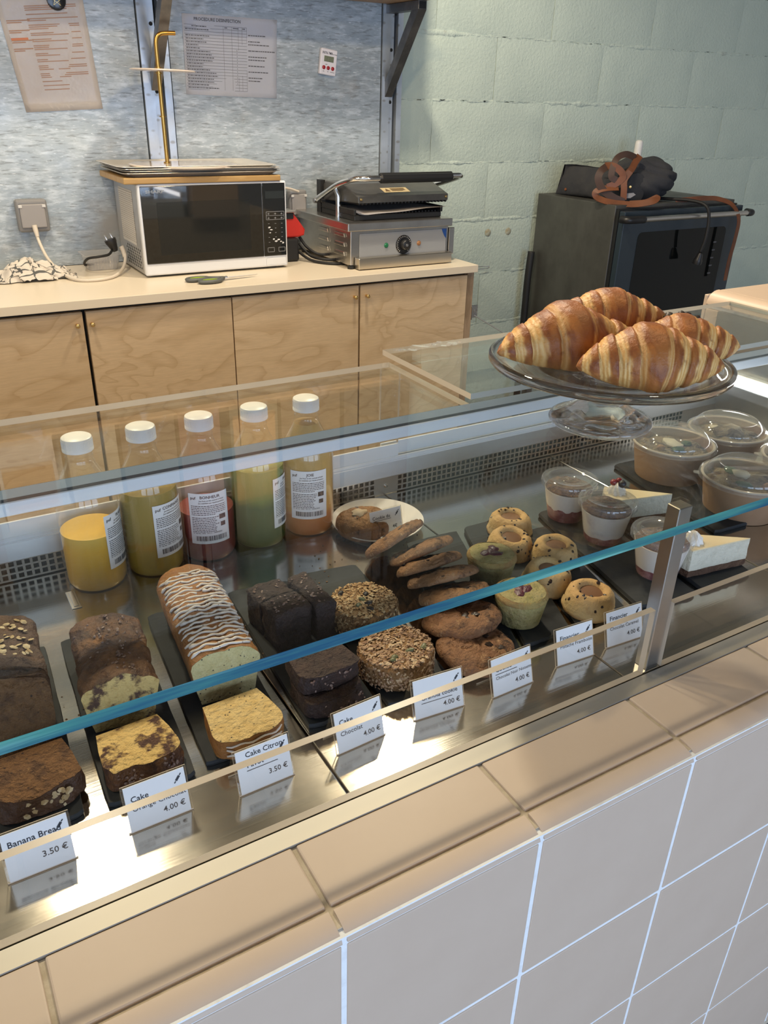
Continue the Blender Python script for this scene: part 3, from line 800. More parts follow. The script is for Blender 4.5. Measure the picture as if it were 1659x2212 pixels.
m_cookie = mat('baked_cookie', (.34, .18, .085), .75, attr=True, layers=[('noise', (.20, .095, .04), 48, .46, .64), ('noise', (.45, .28, .14), 90, .58, .74), ('noise', (.055, .027, .014), 30, .57, .63), ('noise', (.13, .06, .027), 75, .60, .66)], bump=(.9, 70, 0.0088))
m_choc = mat('dark_chocolate', (.030, .016, .011), .35, bump=(.3, 60, .002))
def cookie(loc, R, H, label, seed, pal, rot=(0, 0, 0), chips=14, group='chocolate chip cookies in a row', cat='cookie'):
    t = thing('cookie', label, cat, loc, 0, group)
    t.rotation_euler = rot
    bm = new_bm(); nr, ns = 15, 48
    rnd = random.Random(seed)
    prof = []
    for i in range(nr+1):
        a = i/nr; prof.append((R*sin(a*pi/2)**.8 if a > 0 else 0, H*(1-a**2.6)*.72+H*.28))
    prof += [(R*.985, H*.14), (R*.93, .0012), (R*.6, 0), (0, .0004)]
    vs = lathe(bm, prof, ns)
    for v in bm.verts:
        p = v.co
        d = fbm((p.x*42+seed*5, p.y*42, seed*3.0), 3)
        crack = abs(mnoise.noise(Vector((p.x*60+seed, p.y*60, seed*2.0))))
        k = 1+.075*fbm((p.x*22+seed, p.y*22, p.z*9), 2)
        p.x *= k; p.y *= k
        if p.z > H*.12: p.z += .0028*d - (.0026 if crack < .06 and p.z > H*.4 else 0)
    me = to_mesh('crumb', bm, m_cookie, smooth=180)
    at = me.color_attributes.new('Col', 'FLOAT_COLOR', 'POINT')
    for i, v in enumerate(me.vertices):
        p = v.co; n = .5+.5*fbm((p.x*35+seed*9, p.y*35, p.z*35), 3)
        rim = min(1, (math.hypot(p.x, p.y)/R)**4)
        a = Vector(pal[0]).lerp(Vector(pal[1]), max(0, min(1, n*1.2-.1)))
        a = a.lerp(Vector(pal[2]), .55*rim)
        at.data[i].color = (a.x, a.y, a.z, 1)
    obj('crumb', me, None, t)
    for k in range(chips):
        r = R*math.sqrt(rnd.random())*.86; a = rnd.random()*6.28
        z = H*(1-(r/R)**2.6)*.72+H*.28
        bm = new_bm(); s = rnd.uniform(.003, .0075)
        blob(bm, (0, 0, 0), (s*rnd.uniform(.8, 1.6), s, .0028), 1, .5, 1.4, seed+k)
        obj('chocolate_chunk', bm, m_choc, t, loc=(r*cos(a), r*sin(a), z-.0006), rot=(0, 0, a*3))
    return t
PC = [(.34, .185, .083), (.22, .105, .045), (.28, .135, .058)]
PD = [(.30, .165, .075), (.21, .105, .045), (.24, .12, .05)]
ck = cookie((.129, .560, .0045), .041, .030, 'thick golden brown cookie alone on the white plate', 3, [(.36, .19, .075), (.26, .125, .045), (.22, .105, .04)], chips=5, group=None)
bm = new_bm(); blob(bm, (0, 0, 0), (.012, .009, .004), 2, .5, 1.5, 4); obj('nut_piece', bm, mat('pale_nut', (.55, .42, .26), .6), ck, loc=(-.006, .004, .030))
price_tag((.1500, .5250, .0060), .0, .0520, .041, 'price tag reading Cookie du Moment, standing on the white plate', [('Cookie du', -.0225, .0285, .0070, .006, 'LEFT'), ('_', -.0225, .0265, .031, 0, 'LEFT'), ('Moment', -.0225, .0180, .0068, 0, 'LEFT'), ('4\u20ac', .018, .011, .0072, .006, 'RIGHT')])
# row of cookies leaning on one another (first one lies nearly flat at the front)
D_ = math.radians
row = [((.0960, .2330, .0075), .047, .018, (D_(3), D_(2), .35), 'cracked chocolate cookie lying flat at the front of the cookie row'),
       ((.1080, .2790, .0170), .047, .018, (D_(-13), 0, .12), 'chocolate cookie second from the front of the cookie row, resting on the lowest one'),
       ((.1230, .3180, .0260), .0465, .016, (D_(-27), 0, -.05), 'chocolate cookie third from the front of the row, crossed by the teal glass edge'),
       ((.1300, .3520, .0295), .0465, .0165, (D_(-33), 0, -.05), 'chocolate cookie in the middle of the leaning row, fourth from the front'),
       ((.1320, .3870, .0300), .0455, .016, (D_(-34), 0, .05), 'chocolate cookie third from the back of the leaning row'),
       ((.1400, .4190, .0310), .0455, .016, (D_(-36), D_(-4), .10), 'chocolate cookie second from the back of the leaning row'),
       ((.1240, .4600, .0345), .0475, .0165, (D_(-40), D_(-14), .15), 'chocolate cookie at the back of the leaning row, touching the white plate')]
for i, (lc, R, H, rot, lb) in enumerate(row):
    cookie(lc, R, H, lb, 11+i*3, PC if i not in (0, 1) else [(.27, .13, .060), (.17, .075, .035), (.25, .12, .052)], rot, chips=12)

# ---- granola cookies
m_gran = mat('toasted_granola', (.33, .18, .07), .7, bump=(1.0, 180, 0.0088), layers=[('noise', (.20, .10, .035), 90, .45, .7)])
m_oat = mat('toasted_oats', (.50, .31, .14), .6, layers=[('cell', (.36, .19, .07), 160, .3, .9), ('cell', (.66, .47, .25), 210, .75, .8)])
m_oat2 = mat('pale_oats', (.42, .265, .15), .65, layers=[('cell', (.26, .14, .075), 160, .3, .9), ('cell', (.60, .44, .27), 210, .78, .82)])
m_pump = mat('pumpkin_seed', (.13, .13, .055), .4)
m_raisin = mat('dark_raisin', (.022, .014, .012), .45, bump=(.6, 120, .002))
def granola(loc, R, H, label, seed, mo, nd):
    t = thing('granola_cookie', label, 'cookie', loc, seed*.7, 'granola cookies on the slate')
    rnd = random.Random(seed)
    prof = [(0, H)]+[(R-.008+.008*sin(a*pi/12), H-.007+.007*cos(a*pi/12)) for a in range(0, 7)]+[(R, .006), (R-.003, .0006), (0, .0004)]
    prof[1:1] = [(R*.3, H), (R*.6, H)]
    bm = new_bm(); lathe(bm, prof, 48); displace(bm, .0022, 90, seed); obj('crumb', bm, m_gran, t, smooth=180)
    bm = new_bm()
    for k in range(1700):
        if rnd.random() < .58:
            r = (R-.002)*math.sqrt(rnd.random()); a = rnd.random()*6.283
            p = (r*cos(a), r*sin(a), H+.0004+.0015*rnd.random()); n = (cos(a)*.25*r/R, sin(a)*.25*r/R, 1)
        else:
            a = rnd.random()*6.283; z = rnd.uniform(.002, H-.002)
            p = ((R+.0006)*cos(a), (R+.0006)*sin(a), z); n = (cos(a), sin(a), .1)
        flake(bm, p, n, rnd.uniform(.0013, .0028), .0006, rnd)
    obj('oat_flakes', bm, mo, t, smooth=0, kind='stuff')
    for k in range(nd):
        r = R*.75*math.sqrt(rnd.random()); a = rnd.random()*6.283
        bm = new_bm(); blob(bm, (0, 0, 0), (.0052, .0034, .0022), 2, .2, 2, k)
        obj('raisin' if (seed == 1 and k % 3) else 'pumpkin_seed', bm, m_raisin if (seed == 1 and k % 3) else m_pump, t, loc=(r*cos(a), r*sin(a), H+.0016), rot=(0, .2, a*2))
granola((.0145, .3560, SL), .0415, .029, 'dark golden granola cookie with raisins, at the back behind the teal glass edge', 1, m_oat, 6)
granola((.0005, .2560, SL), .0425, .030, 'pale oat granola cookie with green seeds, at the front of its slate', 2, m_oat2, 4)

# ---- green pistachio cakes
m_green = mat('pistachio_sponge', (.37, .31, .135), .8, layers=[('noise', (.27, .235, .075), 70, .45, .7), ('voro', (.20, .12, .04), 190, .16, .08)], bump=(.8, 110, 0.0066))
m_gbrown = mat('browned_sponge', (.30, .18, .065), .8, layers=[('noise', (.36, .28, .09), 60, .4, .7)], bump=(.7, 110, 0.0066))
m_berry = mat('baked_raspberry', (.075, .012, .022), .3, bump=(.7, 120, .003), layers=[('noise', (.14, .02, .035), 90, .5, .7)])
def pistachio(loc, label, rz):
    t = thing('pistachio_cake', label, 'cake', loc, rz, 'green pistachio cakes')
    bm = new_bm(); lathe(bm, [(0, .0005), (.0245, .0005), (.0262, .002), (.0325, .036)], 48); displace(bm, .0005, 120, 2); obj('sponge_side', bm, m_green, t, smooth=60)
    bm = new_bm(); lathe(bm, [(.0325, .0355), (.0334, .0375), (.0328, .0400), (.0290, .0425)], 48); displace(bm, .0006, 90, 3); obj('browned_rim', bm, m_gbrown, t, smooth=180)
    bm = new_bm(); lathe(bm, [(.0295, .0422), (.020, .0440), (.010, .0438), (0, .0432)], 48); displace(bm, .0009, 110, 5); obj('sponge_top', bm, m_green, t, smooth=180)
    for k, (x, y) in enumerate(((-.0085, .004), (.0085, .0055), (.001, -.006), (.0005, .002))):
        bm = new_bm(); blob(bm, (0, 0, 0), (.0092, .0070, .0026), 2, .35, 2.2, k); obj('raspberry_piece', bm, m_berry, t, loc=(x, y, .0432), rot=(0, 0, k*1.3))
pistachio((.2085, .3560, SL), 'round green pistachio cake with raspberry, the farther one behind the teal glass edge', .2)
pistachio((.1855, .2660, SL), 'round green pistachio cake with raspberry, the nearer one at the front of its slate', 1.0)

# ---- ring cakes with caramel centre
m_ring = mat('ring_cake_sponge', (.52, .34, .14), .72, attr=True, layers=[('noise', (.40, .23, .085), 45, .5, .72)], bump=(.55, 95, 0.0066))
m_caramel = mat('caramel_cream', (.21, .105, .052), .3)
def ring_cake(loc, label, seed, rot=(0, 0, 0), pale=0.0):
    t = thing('ring_cake', label, 'cake', loc, 0, 'ring cakes with caramel centres'); t.rotation_euler = rot
    prof = [(.0130, .017), (.0138, .0245), (.0160, .0285), (.0195, .0305), (.0240, .0292), (.0285, .0243), (.0312, .0165), (.0322, .0095), (.0335, .0065), (.0342, .0040), (.0335, .0012), (.025, .0004), (.0, .0004)]
    bm = new_bm(); lathe(bm, prof, 56); displace(bm, .0012, 55, seed); 
    me = to_mesh('sponge', bm, m_ring, smooth=180)
    at = me.color_attributes.new('Col', 'FLOAT_COLOR', 'POINT')
    for i, v in enumerate(me.vertices):
        p = v.co; n = .5+.5*fbm((p.x*30+seed, p.y*30, p.z*30), 2)
        k = max(0, min(1, (p.z-.012)/.018*.7+n*.5-.25))
        a = Vector((.60, .43, .20)).lerp(Vector((.55, .31, .105)), k*(1-pale))
        if p.z < .006: a = a.lerp(Vector((.42, .21, .07)), .6)
        at.data[i].color = (a.x, a.y, a.z, 1)
    obj('sponge', me, None, t)
    bm = new_bm(); lathe(bm, [(.0150, .0200), (.0146, .0252), (.009, .0258), (0, .0256)], 32); obj('caramel_centre', bm, m_caramel, t, smooth=60)
    rnd = random.Random(seed)
    for k in range(26):
        a = rnd.random()*6.283; q = rnd.random()
        i = rnd.choice((2, 3, 4, 4, 5, 5, 6, 6)); (r0, z0_), (r1, z1_) = prof[i], prof[i+1]; r = r0+(r1-r0)*q; z = z0_+(z1_-z0_)*q
        bm = new_bm(); s = rnd.uniform(.0016, .0031); blob(bm, (0, 0, 0), (s*1.3, s, s*.8), 1, .4, 2, k)
        obj('chocolate_chip', bm, m_choc, t, loc=(r*.97*cos(a), r*.97*sin(a), z-s*.35), rot=(rnd.random(), rnd.random(), a))
ring_cake((.3180, .4520, SL), 'golden ring cake at the back, beside the first dessert cup', 1)
ring_cake((.2795, .4050, SL), 'golden ring cake leaning against the one at the back', 2, (0.12, 0, 0))
ring_cake((.3205, .3560, SL), 'ring cake with a browned top, beside the middle dessert cup', 3, (0.05, 0, 0))
ring_cake((.2690, .3120, SL), 'pale ring cake cut across by the teal glass edge', 4, (0.12, 0, 0), .7)
ring_cake((.2795, .2430, SL), 'ring cake at the front, nearest the price tag by the steel post', 5, (0.06, 0, 0))

# ---- dessert cups
m_wcream = mat('white_cream', (.72, .66, .58), .6, layers=[('noise', (.55, .46, .42), 40, .55, .75)])
m_comp = mat('red_compote', (.20, .045, .045), .35, layers=[('noise', (.42, .20, .18), 60, .5, .7)])
m_crumb = mat('brown_crumble', (.10, .045, .02), .7, layers=[('noise', (.30, .16, .08), 110, .45, .7), ('noise', (.05, .022, .012), 60, .55, .7)], bump=(1, 150, 0.0088))
def dessert_cup(loc, label, fruit, seed):
    t = thing('dessert_cup', label, 'cup', loc, seed*1.1, 'layered dessert cups with lids')
    ro = lambda z: .0272+(.0392-.0272)*z/.062
    bm = new_bm(); lathe(bm, [(0, .0012), (.024, .001), (.0268, .0004), (ro(.003), .003), (ro(.060), .060), (.0405, .0608), (.0405, .062)], 48); obj('cup_wall', bm, m_cupw, t, smooth=50)
    zf = fruit
    bm = new_bm(); lathe(bm, [(0, .0018), (.0262, .0018), (ro(.004)-.0008, .004), (ro(zf)-.0008, zf)], 48, f=lambda a, r, z: (r, z+.003*mnoise.noise(Vector((cos(a)*2, sin(a)*2, seed))) if z > .01 else z)); obj('fruit_layer', bm, m_comp, t, smooth=60)
    bm = new_bm(); lathe(bm, [(ro(zf-.004)-.0010, zf-.004), (ro(zf)-.0008, zf), (ro(.050)-.0008, .050), (.02, .0515), (0, .052)], 48, f=lambda a, r, z: (r, z+.003*mnoise.noise(Vector((cos(a)*2, sin(a)*2, seed))) if z < .02 else z)); obj('cream_layer', bm, m_wcream, t, smooth=60)
    bm = new_bm(); lathe(bm, [(0, .0590), (.012, .0592), (.024, .0575), (.031, .0545), (.0355, .0512)], 40); displace(bm, .0022, 110, seed); obj('crumble_topping', bm, m_crumb, t, smooth=0)
    bm = new_bm()
    prof = [(0, .0660), (.003, .0665), (.0045, .0655), (.009, .0650), (.010, .0660), (.014, .0660), (.015, .0650), (.029, .0655), (.0305, .0668), (.033, .0672), (.0345, .0664), (.0365, .0660), (.0392, .0672), (.0412, .0668), (.0425, .0650), (.0428, .0600), (.0422, .0560)]
    lathe(bm, prof, 64, f=lambda a, r, z: ((r+.0004*(1 if int(a/(2*pi)*64+.5) % 2 else -1)) if z < .0605 else r, z)); obj('lid', bm, m_lid, t, smooth=40)
dessert_cup((.4260, .4500, SL), 'clear lidded dessert cup with a deep red fruit layer, farthest of the cups', .024, 1)
dessert_cup((.4270, .3700, SL), 'clear lidded dessert cup with pale cream, the middle cup', .013, 2)
dessert_cup((.4230, .2620, SL), 'clear lidded dessert cup standing right behind the steel post', .014, 3)

# ---- cheesecake wedges
m_cheese = mat('cheesecake_filling', (.66, .62, .49), .65, layers=[('noise', (.56, .52, .40), 60, .45, .7)], bump=(.7, 120, 0.0066))
m_ctop = mat('cheesecake_top', (.74, .61, .38), .4, layers=[('noise', (.78, .68, .47), 30, .4, .7)])
m_base = mat('biscuit_base', (.11, .055, .03), .8, bump=(1, 150, 0.0088), layers=[('noise', (.18, .10, .055), 80, .5, .7)])
m_whip = mat('whipped_cream', (.80, .76, .68), .5)
def cheesecake(loc, rz, label, L, w, H, seed, rosette):
    t = thing('cheesecake_slice', label, 'cake', loc, rz, 'cheesecake slices')
    out = [(L*.5, 0.0)]+[(-L*.5+.010*(1-((y/w*2)**2))*-1+.0, y) for y in (w*.5, w*.25, 0, -w*.25, -w*.5)]
    # tip at +x, rounded back at -x
    P = []
    N = 18
    A, B, C = Vector((L*.5, 0)), Vector((-L*.5, w*.5)), Vector((-L*.5, -w*.5))
    for k in range(N): P.append(A.lerp(B, k/N))
    for k in range(8):
        q = k/8; P.append(B.lerp(C, q)+Vector((-.008*sin(q*pi), 0)))
    for k in range(N): P.append(C.lerp(A, k/N))
    def layer(z0_, z1_, amp, m, nm, nz=4):
        bm = new_bm(); rings = []
        for j in range(nz+1):
            z = z0_+(z1_-z0_)*j/nz
            rings.append([bm.verts.new((p.x+amp*fbm((p.x*90+seed, p.y*90, z*120), 2), p.y+amp*fbm((p.x*90, p.y*90+seed, z*120+4), 2), z)) for p in P])
        n = len(P)
        for X, Y in zip(rings[:-1], rings[1:]):
            for k in range(n): bm.faces.new((X[k], X[(k+1) % n], Y[(k+1) % n], Y[k]))
        bm.faces.new(rings[0][::-1]); bm.faces.new(rings[-1])
        return obj(nm, bm, m, t, smooth=50)
    layer(.0002, .010, .0014, m_base, 'biscuit_base', 3)
    layer(.010, H-.0012, .0009, m_cheese, 'filling', 6)
    layer(H-.0012, H+.0006, .0003, m_ctop, 'golden_top', 1)
    if rosette:
        bm = new_bm()
        lathe(bm, [(0, .017), (.004, .0155), (.0075, .012), (.0085, .010), (.012, .007), (.0125, .004), (.0135, .001), (.0135, 0)], 48, f=lambda a, r, z: (r*(1+.12*cos(9*a+z*260)), z))
        ro_ = obj('cream_rosette', bm, m_whip, t, loc=(-L*.5+.012, .004 if rosette == 1 else 0, H), smooth=60)
        if rosette == 1:
            for k, (x, y, z, m, nm) in enumerate(((.0055, -.0035, .0165, mat('blueberry_skin', (.012, .011, .018), .4), 'blueberry'), (-.006, .003, .0165, mat('redcurrant_skin', (.22, .008, .014), .15), 'redcurrant'), (.004, .008, .0165, mat('redcurrant_skin', (.20, .008, .014), .15), 'redcurrant'))):
                bm = new_bm(); blob(bm, (0, 0, 0), (.0062,)*3 if k == 0 else (.0052,)*3, 3); obj(nm, bm, m, ro_, loc=(x, y, z))
cheesecake((.5220, .3930, SL), math.radians(-28), 'cheesecake wedge topped with a cream rosette and berries', .098, .052, .042, 2, 1)
cheesecake((.5060, .2370, SL), math.radians(-22), 'cheesecake wedge nearest the front acrylic guard, right of the steel post', .098, .050, .042, 7, 2)

# ---- salad bowls
m_kraft = mat('brown_kraft_card', (.32, .195, .11), .7, layers=[('noise', (.28, .165, .09), 30, .4, .7)], bump=(.1, 200, .0005))
m_kraftin = mat('pale_card_rim', (.50, .42, .33), .6)
m_leaf = mat('green_leaf', (.045, .10, .03), .5, layers=[('noise', (.02, .05, .018), 60, .4, .7)])
m_grain = mat('mixed_grain', (.30, .23, .13), .7, layers=[('noise', (.10, .06, .04), 50, .45, .6), ('noise', (.07, .09, .03), 25, .55, .7)], bump=(1, 120, 0.0110))
m_feta = mat('pale_cheese', (.66, .60, .45), .6, layers=[('voro', (.10, .14, .05), 60, .10, .05)])
def salad_bowl(loc, label, seed, rr=.0665, toppings=()):
    t = thing('salad_bowl', label, 'bowl', loc, seed, 'kraft salad bowls with clear lids')
    H = .060; rb = rr-.0115
    bm = new_bm(); lathe(bm, [(0, .003), (rb-.002, .003), (rb-.0015, .0004), (rb, .0004), (rr-.001, H-.002), (rr+.001, H-.0015), (rr+.0018, H), (rr+.001, H+.0016), (rr-.0018, H+.0008), (rr-.0025, H-.004), (rb-.001, .006)], 64)
    obj('card_bowl', bm, m_kraft, t, smooth=50)
    bm = new_bm(); lathe(bm, [(rr-.0022, H+.0002), (rr-.0005, H+.0022), (rr+.0014, H+.0020), (rr+.0024, H+.0002), (rr+.0016, H-.0012)], 64); obj('rolled_rim', bm, m_kraftin, t, smooth=180)
    bm = new_bm(); lathe(bm, [(0, .052), (rr*.4, .053), (rr*.75, .050), (rr-.005, .046)], 40); displace(bm, .006, 45, seed); obj('salad', bm, m_grain, t, smooth=0)
    for k, (nm, x, y, s, m) in enumerate(toppings):
        bm = new_bm(); blob(bm, (0, 0, 0), s, 2, .45, 2.2, k+seed); obj(nm, bm, m, t, loc=(x, y, .055), rot=(0, 0, k))
    bm = new_bm()
    lathe(bm, [(0, .0825), (rr*.30, .0828), (rr*.60, .0818), (rr*.66, .0812), (rr*.70, .0822), (rr*.76, .0800), (rr*.86, .0735), (rr*.915, .0680), (rr*.92, .0655), (rr*.975, .0640), (rr+.002, .0638), (rr+.0046, .0620), (rr+.0052, .0560), (rr+.0060, .0555)], 72)
    l = obj('lid', bm, m_lid, t, smooth=35)
    bm = new_bm(); prism(bm, [(rr+.004, -.007), (rr+.012, -.005), (rr+.013, 0), (rr+.012, .005), (rr+.004, .007)], .0553, .0560); obj('lid_tab', bm, m_lid, l, rot=(0, 0, 2.3-seed), smooth=0)
tp = lambda s: [('leaf', .012, .012, (.013, .008, .003), m_leaf), ('cheese_piece', .004, .002, (.022, .012, .006), m_feta), ('leaf', -.018, -.012, (.012, .009, .003), m_leaf), ('leaf', .020, -.018, (.011, .008, .003), m_leaf), ('nut', -.026, .014, (.007, .007, .006), mat('hazelnut', (.34, .19, .08), .5))]
salad_bowl((.6975, .4900, 0.0068), 'kraft salad bowl on the back slate, a sliver of pale cheese under its lid', .5, toppings=tp(1))
salad_bowl((.7020, .3440, 0.0003), 'kraft salad bowl with a nut and a cheese chunk under its lid, nearest the front', 1.9, toppings=[('cheese_piece', .012, -.012, (.014, .010, .008), m_feta), ('nut', -.036, .006, (.008, .008, .007), mat('hazelnut', (.34, .19, .08), .5)), ('leaf', .030, -.018, (.016, .010, .003), m_leaf), ('leaf', -.005, .022, (.014, .010, .003), m_leaf)])
salad_bowl((.8480, .4960, 0.0003), 'kraft salad bowl at the back right, with a domed lid and brown filling', 3.0, toppings=[('nut', 0, 0, (.030, .025, .012), m_grain), ('cheese_piece', .01, -.02, (.015, .01, .006), m_feta)])
salad_bowl((.8580, .3480, 0.0003), 'kraft salad bowl cut off by the right edge of the picture', 4.2, toppings=tp(3))
# ---------------------------------------------------------------- loaf cakes and slices
def loaf_profile(wb, wt, h1, h, split=0.0, seed=0, n=30):
    """closed outline in x-z, bottom left round over the crown"""
    P = [(-wb, 0), (-wb-(wt-wb)*.5, h1*.5), (-wt, h1)]
    for k in range(1, n):
        a = pi*k/n; x = -wt*cos(a); z = h1+(h-h1)*sin(a)**.75
        z -= split*math.exp(-(x/.007)**2)
        P.append((x, z))
    P += [(wt, h1), (wb+(wt-wb)*.5, h1*.5), (wb, 0)]
    for k in range(1, 8): P.append((wb-2*wb*k/8, 0))
    return P
def loaf_body(t, prof, L, crust, crumb, seed, amp=.0014, lean=0.0, both=False, ny=26, nm='crust'):
    """crust skin + crumb cut face at the front (local -y end)"""
    bm = new_bm(); rings = []; n = len(prof)
    cz = sum(p[1] for p in prof)/n
    for j in range(ny+1):
        y = L*j/ny; ring = []
        k = 1.0 if (both or j < ny-2) else (.97 if j == ny-2 else (.90 if j == ny-1 else .76))
        for x, z in prof:
            d = amp*fbm((x*55+seed, y*55, z*55), 3)
            nx_ = x*k; nz_ = cz+(z-cz)*k if z > .001 else z
            q = 1+d/.03
            ring.append(bm.verts.new((nx_*q, y+lean*z*(1 if j < ny else .6), max(0.0005, nz_*(1+d/.04)))))
        rings.append(ring)
    for A, B in zip(rings[:-1], rings[1:]):
        for k in range(n): bm.faces.new((A[k], A[(k+1) % n], B[(k+1) % n], B[k]))
    if not both: bm.faces.new(rings[-1])
    front = [v.co.copy() for v in rings[0]]; back = [v.co.copy() for v in rings[-1]]
    bmesh.ops.recalc_face_normals(bm, faces=bm.faces)
    o = obj(nm, bm, crust, t, smooth=180)
    def cap(ring, dy):
        bm = new_bm(); c = Vector((0, ring[0].y+lean*cz if lean else ring[0].y, cz)); 
        c.y = sum(p.y for p in ring)/n
        prev = None
        for s in (1.0, .93, .75, .5, .25):
            cur = []
            for p in ring:
                v = c+(p-c)*s; v.y += dy+(-dy*.6 if s == 1.0 else 0)+ .0012*fbm((v.x*120+seed, seed*2., v.z*120), 2)*(s < 1)
                cur.append(bm.verts.new(v))
            if prev:
                for k in range(n): bm.faces.new((prev[k], prev[(k+1) % n], cur[(k+1) % n], cur[k]))
            prev = cur
        m = bm.verts.new(c+Vector((0, dy, 0)))
        for k in range(n): bm.faces.new((prev[k], prev[(k+1) % n], m))
        return obj('crumb_face', bm, crumb, t, smooth=180)
    cap(front, -.0008)
    if both: cap(back, .0008)
    return o
m_crustY = mat('golden_cake_crust', (.32, .135, .032), .6, layers=[('noise', (.19, .068, .018), 28, .42, .7), ('noise', (.42, .21, .06), 50, .6, .75)], bump=(.7, 90, 0.0066))
m_crumbY = mat('poppy_seed_crumb', (.68, .50, .22), .85, layers=[('noise', (.58, .40, .15), 90, .4, .7), ('voro', (.035, .03, .03), 165, .17, .10)], bump=(.9, 160, 0.0066))
m_crumbY2 = mat('poppy_seed_crumb_pale', (.66, .56, .28), .85, layers=[('noise', (.56, .46, .20), 90, .4, .7), ('voro', (.035, .03, .03), 165, .17, .10)], bump=(.9, 160, 0.0066))
m_icing = mat('white_icing', (.74, .66, .58), .35, layers=[('voro', (.04, .035, .03), 190, .13, .08)], bump=(.2, 120, .001))
m_crustO = mat('dark_marbled_crust', (.14, .06, .022), .6, layers=[('noise', (.055, .022, .012), 38, .42, .62), ('noise', (.34, .15, .045), 22, .58, .72)], bump=(.9, 80, 0.0088))
m_crumbO = mat('marbled_crumb', (.66, .46, .17), .85, layers=[('noise', (.085, .04, .026), 36, .505, .57), ('noise', (.50, .32, .10), 120, .5, .7)], bump=(.9, 150, 0.0066))
m_crustB = mat('banana_bread_crust', (.075, .035, .018), .6, layers=[('noise', (.12, .06, .03), 50, .45, .7)], bump=(.9, 90, 0.0088))
m_crumbB = mat('banana_bread_crumb', (.17, .082, .030), .85, layers=[('noise', (.085, .040, .018), 60, .45, .65), ('voro', (.035, .018, .012), 110, .16, .08), ('noise', (.24, .13, .05), 150, .6, .75)], bump=(1.0, 140, 0.0088))
m_crumbC = mat('chocolate_cake_crumb', (.034, .018, .014), .72, layers=[('noise', (.055, .028, .020), 55, .45, .7)], bump=(1.0, 110, 0.0088))
m_nib = mat('cocoa_nib', (.15, .085, .065), .5, layers=[('cell', (.30, .21, .17), 140, .4, .9)])
m_oatw = mat('pale_oat_flake', (.60, .48, .29), .65, layers=[('cell', (.42, .29, .13), 150, .3, .9)])
def scatter(t, name, m, n, fn, rnd, r0, r1, th, kind='stuff', sides=5):
    bm = new_bm()
    for k in range(n):
        p, nr = fn(rnd); flake(bm, p, nr, rnd.uniform(r0, r1), th, rnd, sides=sides)
    return obj(name, bm, m, t, smooth=0, kind=kind)
def drape(prof, x):
    """height of the loaf top at x"""
    best = 0
    for (x0, z0_), (x1, z1_) in zip(prof[:-1], prof[1:]):
        if x0 <= x <= x1 and z0_+z1_ > .05: best = z0_+(z1_-z0_)*(x-x0)/max(1e-6, x1-x0)
    return best

# iced poppy seed loaf + its lying slice
P3 = loaf_profile(.0295, .0362, .042, .0655, .0022)
lf = thing('loaf_cake', 'long golden poppy seed loaf striped with white icing', 'cake', (-.1815, .2985, SL), -.085)
loaf_body(lf, P3, .188, m_crustY, m_crumbY2, 3, .0016)
bm = new_bm(); rnd = random.Random(8)
for k in range(25):
    y0 = .006+.0072*k+rnd.uniform(-.001, .001); h = rnd.choice((-1, 1))
    for s0, s1 in (((-.034, rnd.uniform(-.004, .006)), (rnd.uniform(-.002, .008), .033)) if k % 2 else ((-.0335+rnd.uniform(0, .006), .0335-rnd.uniform(0, .006)),)):
        pts = []; N = 16
        for q in range(N+1):
            x = s0+(s1-s0)*q/N
            z = drape(P3, x)*(1-.0) if abs(x) < .0345 else .046
            y = y0+.0035*sin(q*.9+k)*.4+.0016*mnoise.noise(Vector((x*60, k*3.3, 0)))+(.0045*(abs(x)/.035)**2)
            if y > .158: z *= 1-.5*((y-.158)/.03)**2*.9
            pts.append((x, y, z+.0007))
        R = [.0019*(.65+.8*abs(mnoise.noise(Vector((q*.6, k*1.7, 3.)))))*(1.25 if q in (1, N-1) else 1) for q in range(N+1)]
        tube(bm, pts, R, 6)
obj('icing_drizzle', bm, m_icing, lf, smooth=180)
sl = thing('cake_slice', 'pale yellow poppy seed slice lying flat in front of the iced loaf', 'cake', (-.1885, .2715, SL), .035, 'cake slices lying on slates')
def lay_slice(t, prof, th, crust, crumb, seed, amp=.0012):
    """a slice lying on its cut face, crown towards the viewer (-y)"""
    o0 = set(t.children)
    loaf_body(t, prof, th, crust, crumb, seed, amp, both=True, ny=4)
    for c in t.children:
        if c not in o0: c.data.transform(Matrix(((1, 0, 0, 0), (0, 0, -1, 0), (0, -1, 0, th+.0010), (0, 0, 0, 1))))
    for c in t.children: c.data.flip_normals()
lay_slice(sl, P3, .0225, m_crustY, m_crumbY, 5)
bm = new_bm()
for k in range(3):
    pts = []; N = 14
    for q in range(N+1):
        x = -.029+.058*q/N; pts.append((x, -drape(P3, x)-.0008, .006+.0065*k+.0016*sin(q*1.1+k*2)))
    tube(bm, pts, [.0013*(.7+.7*abs(mnoise.noise(Vector((q*.6, k*2.7, 9.))))) for q in range(N+1)], 6)
obj('icing_drizzle', bm, m_icing, sl, smooth=180)

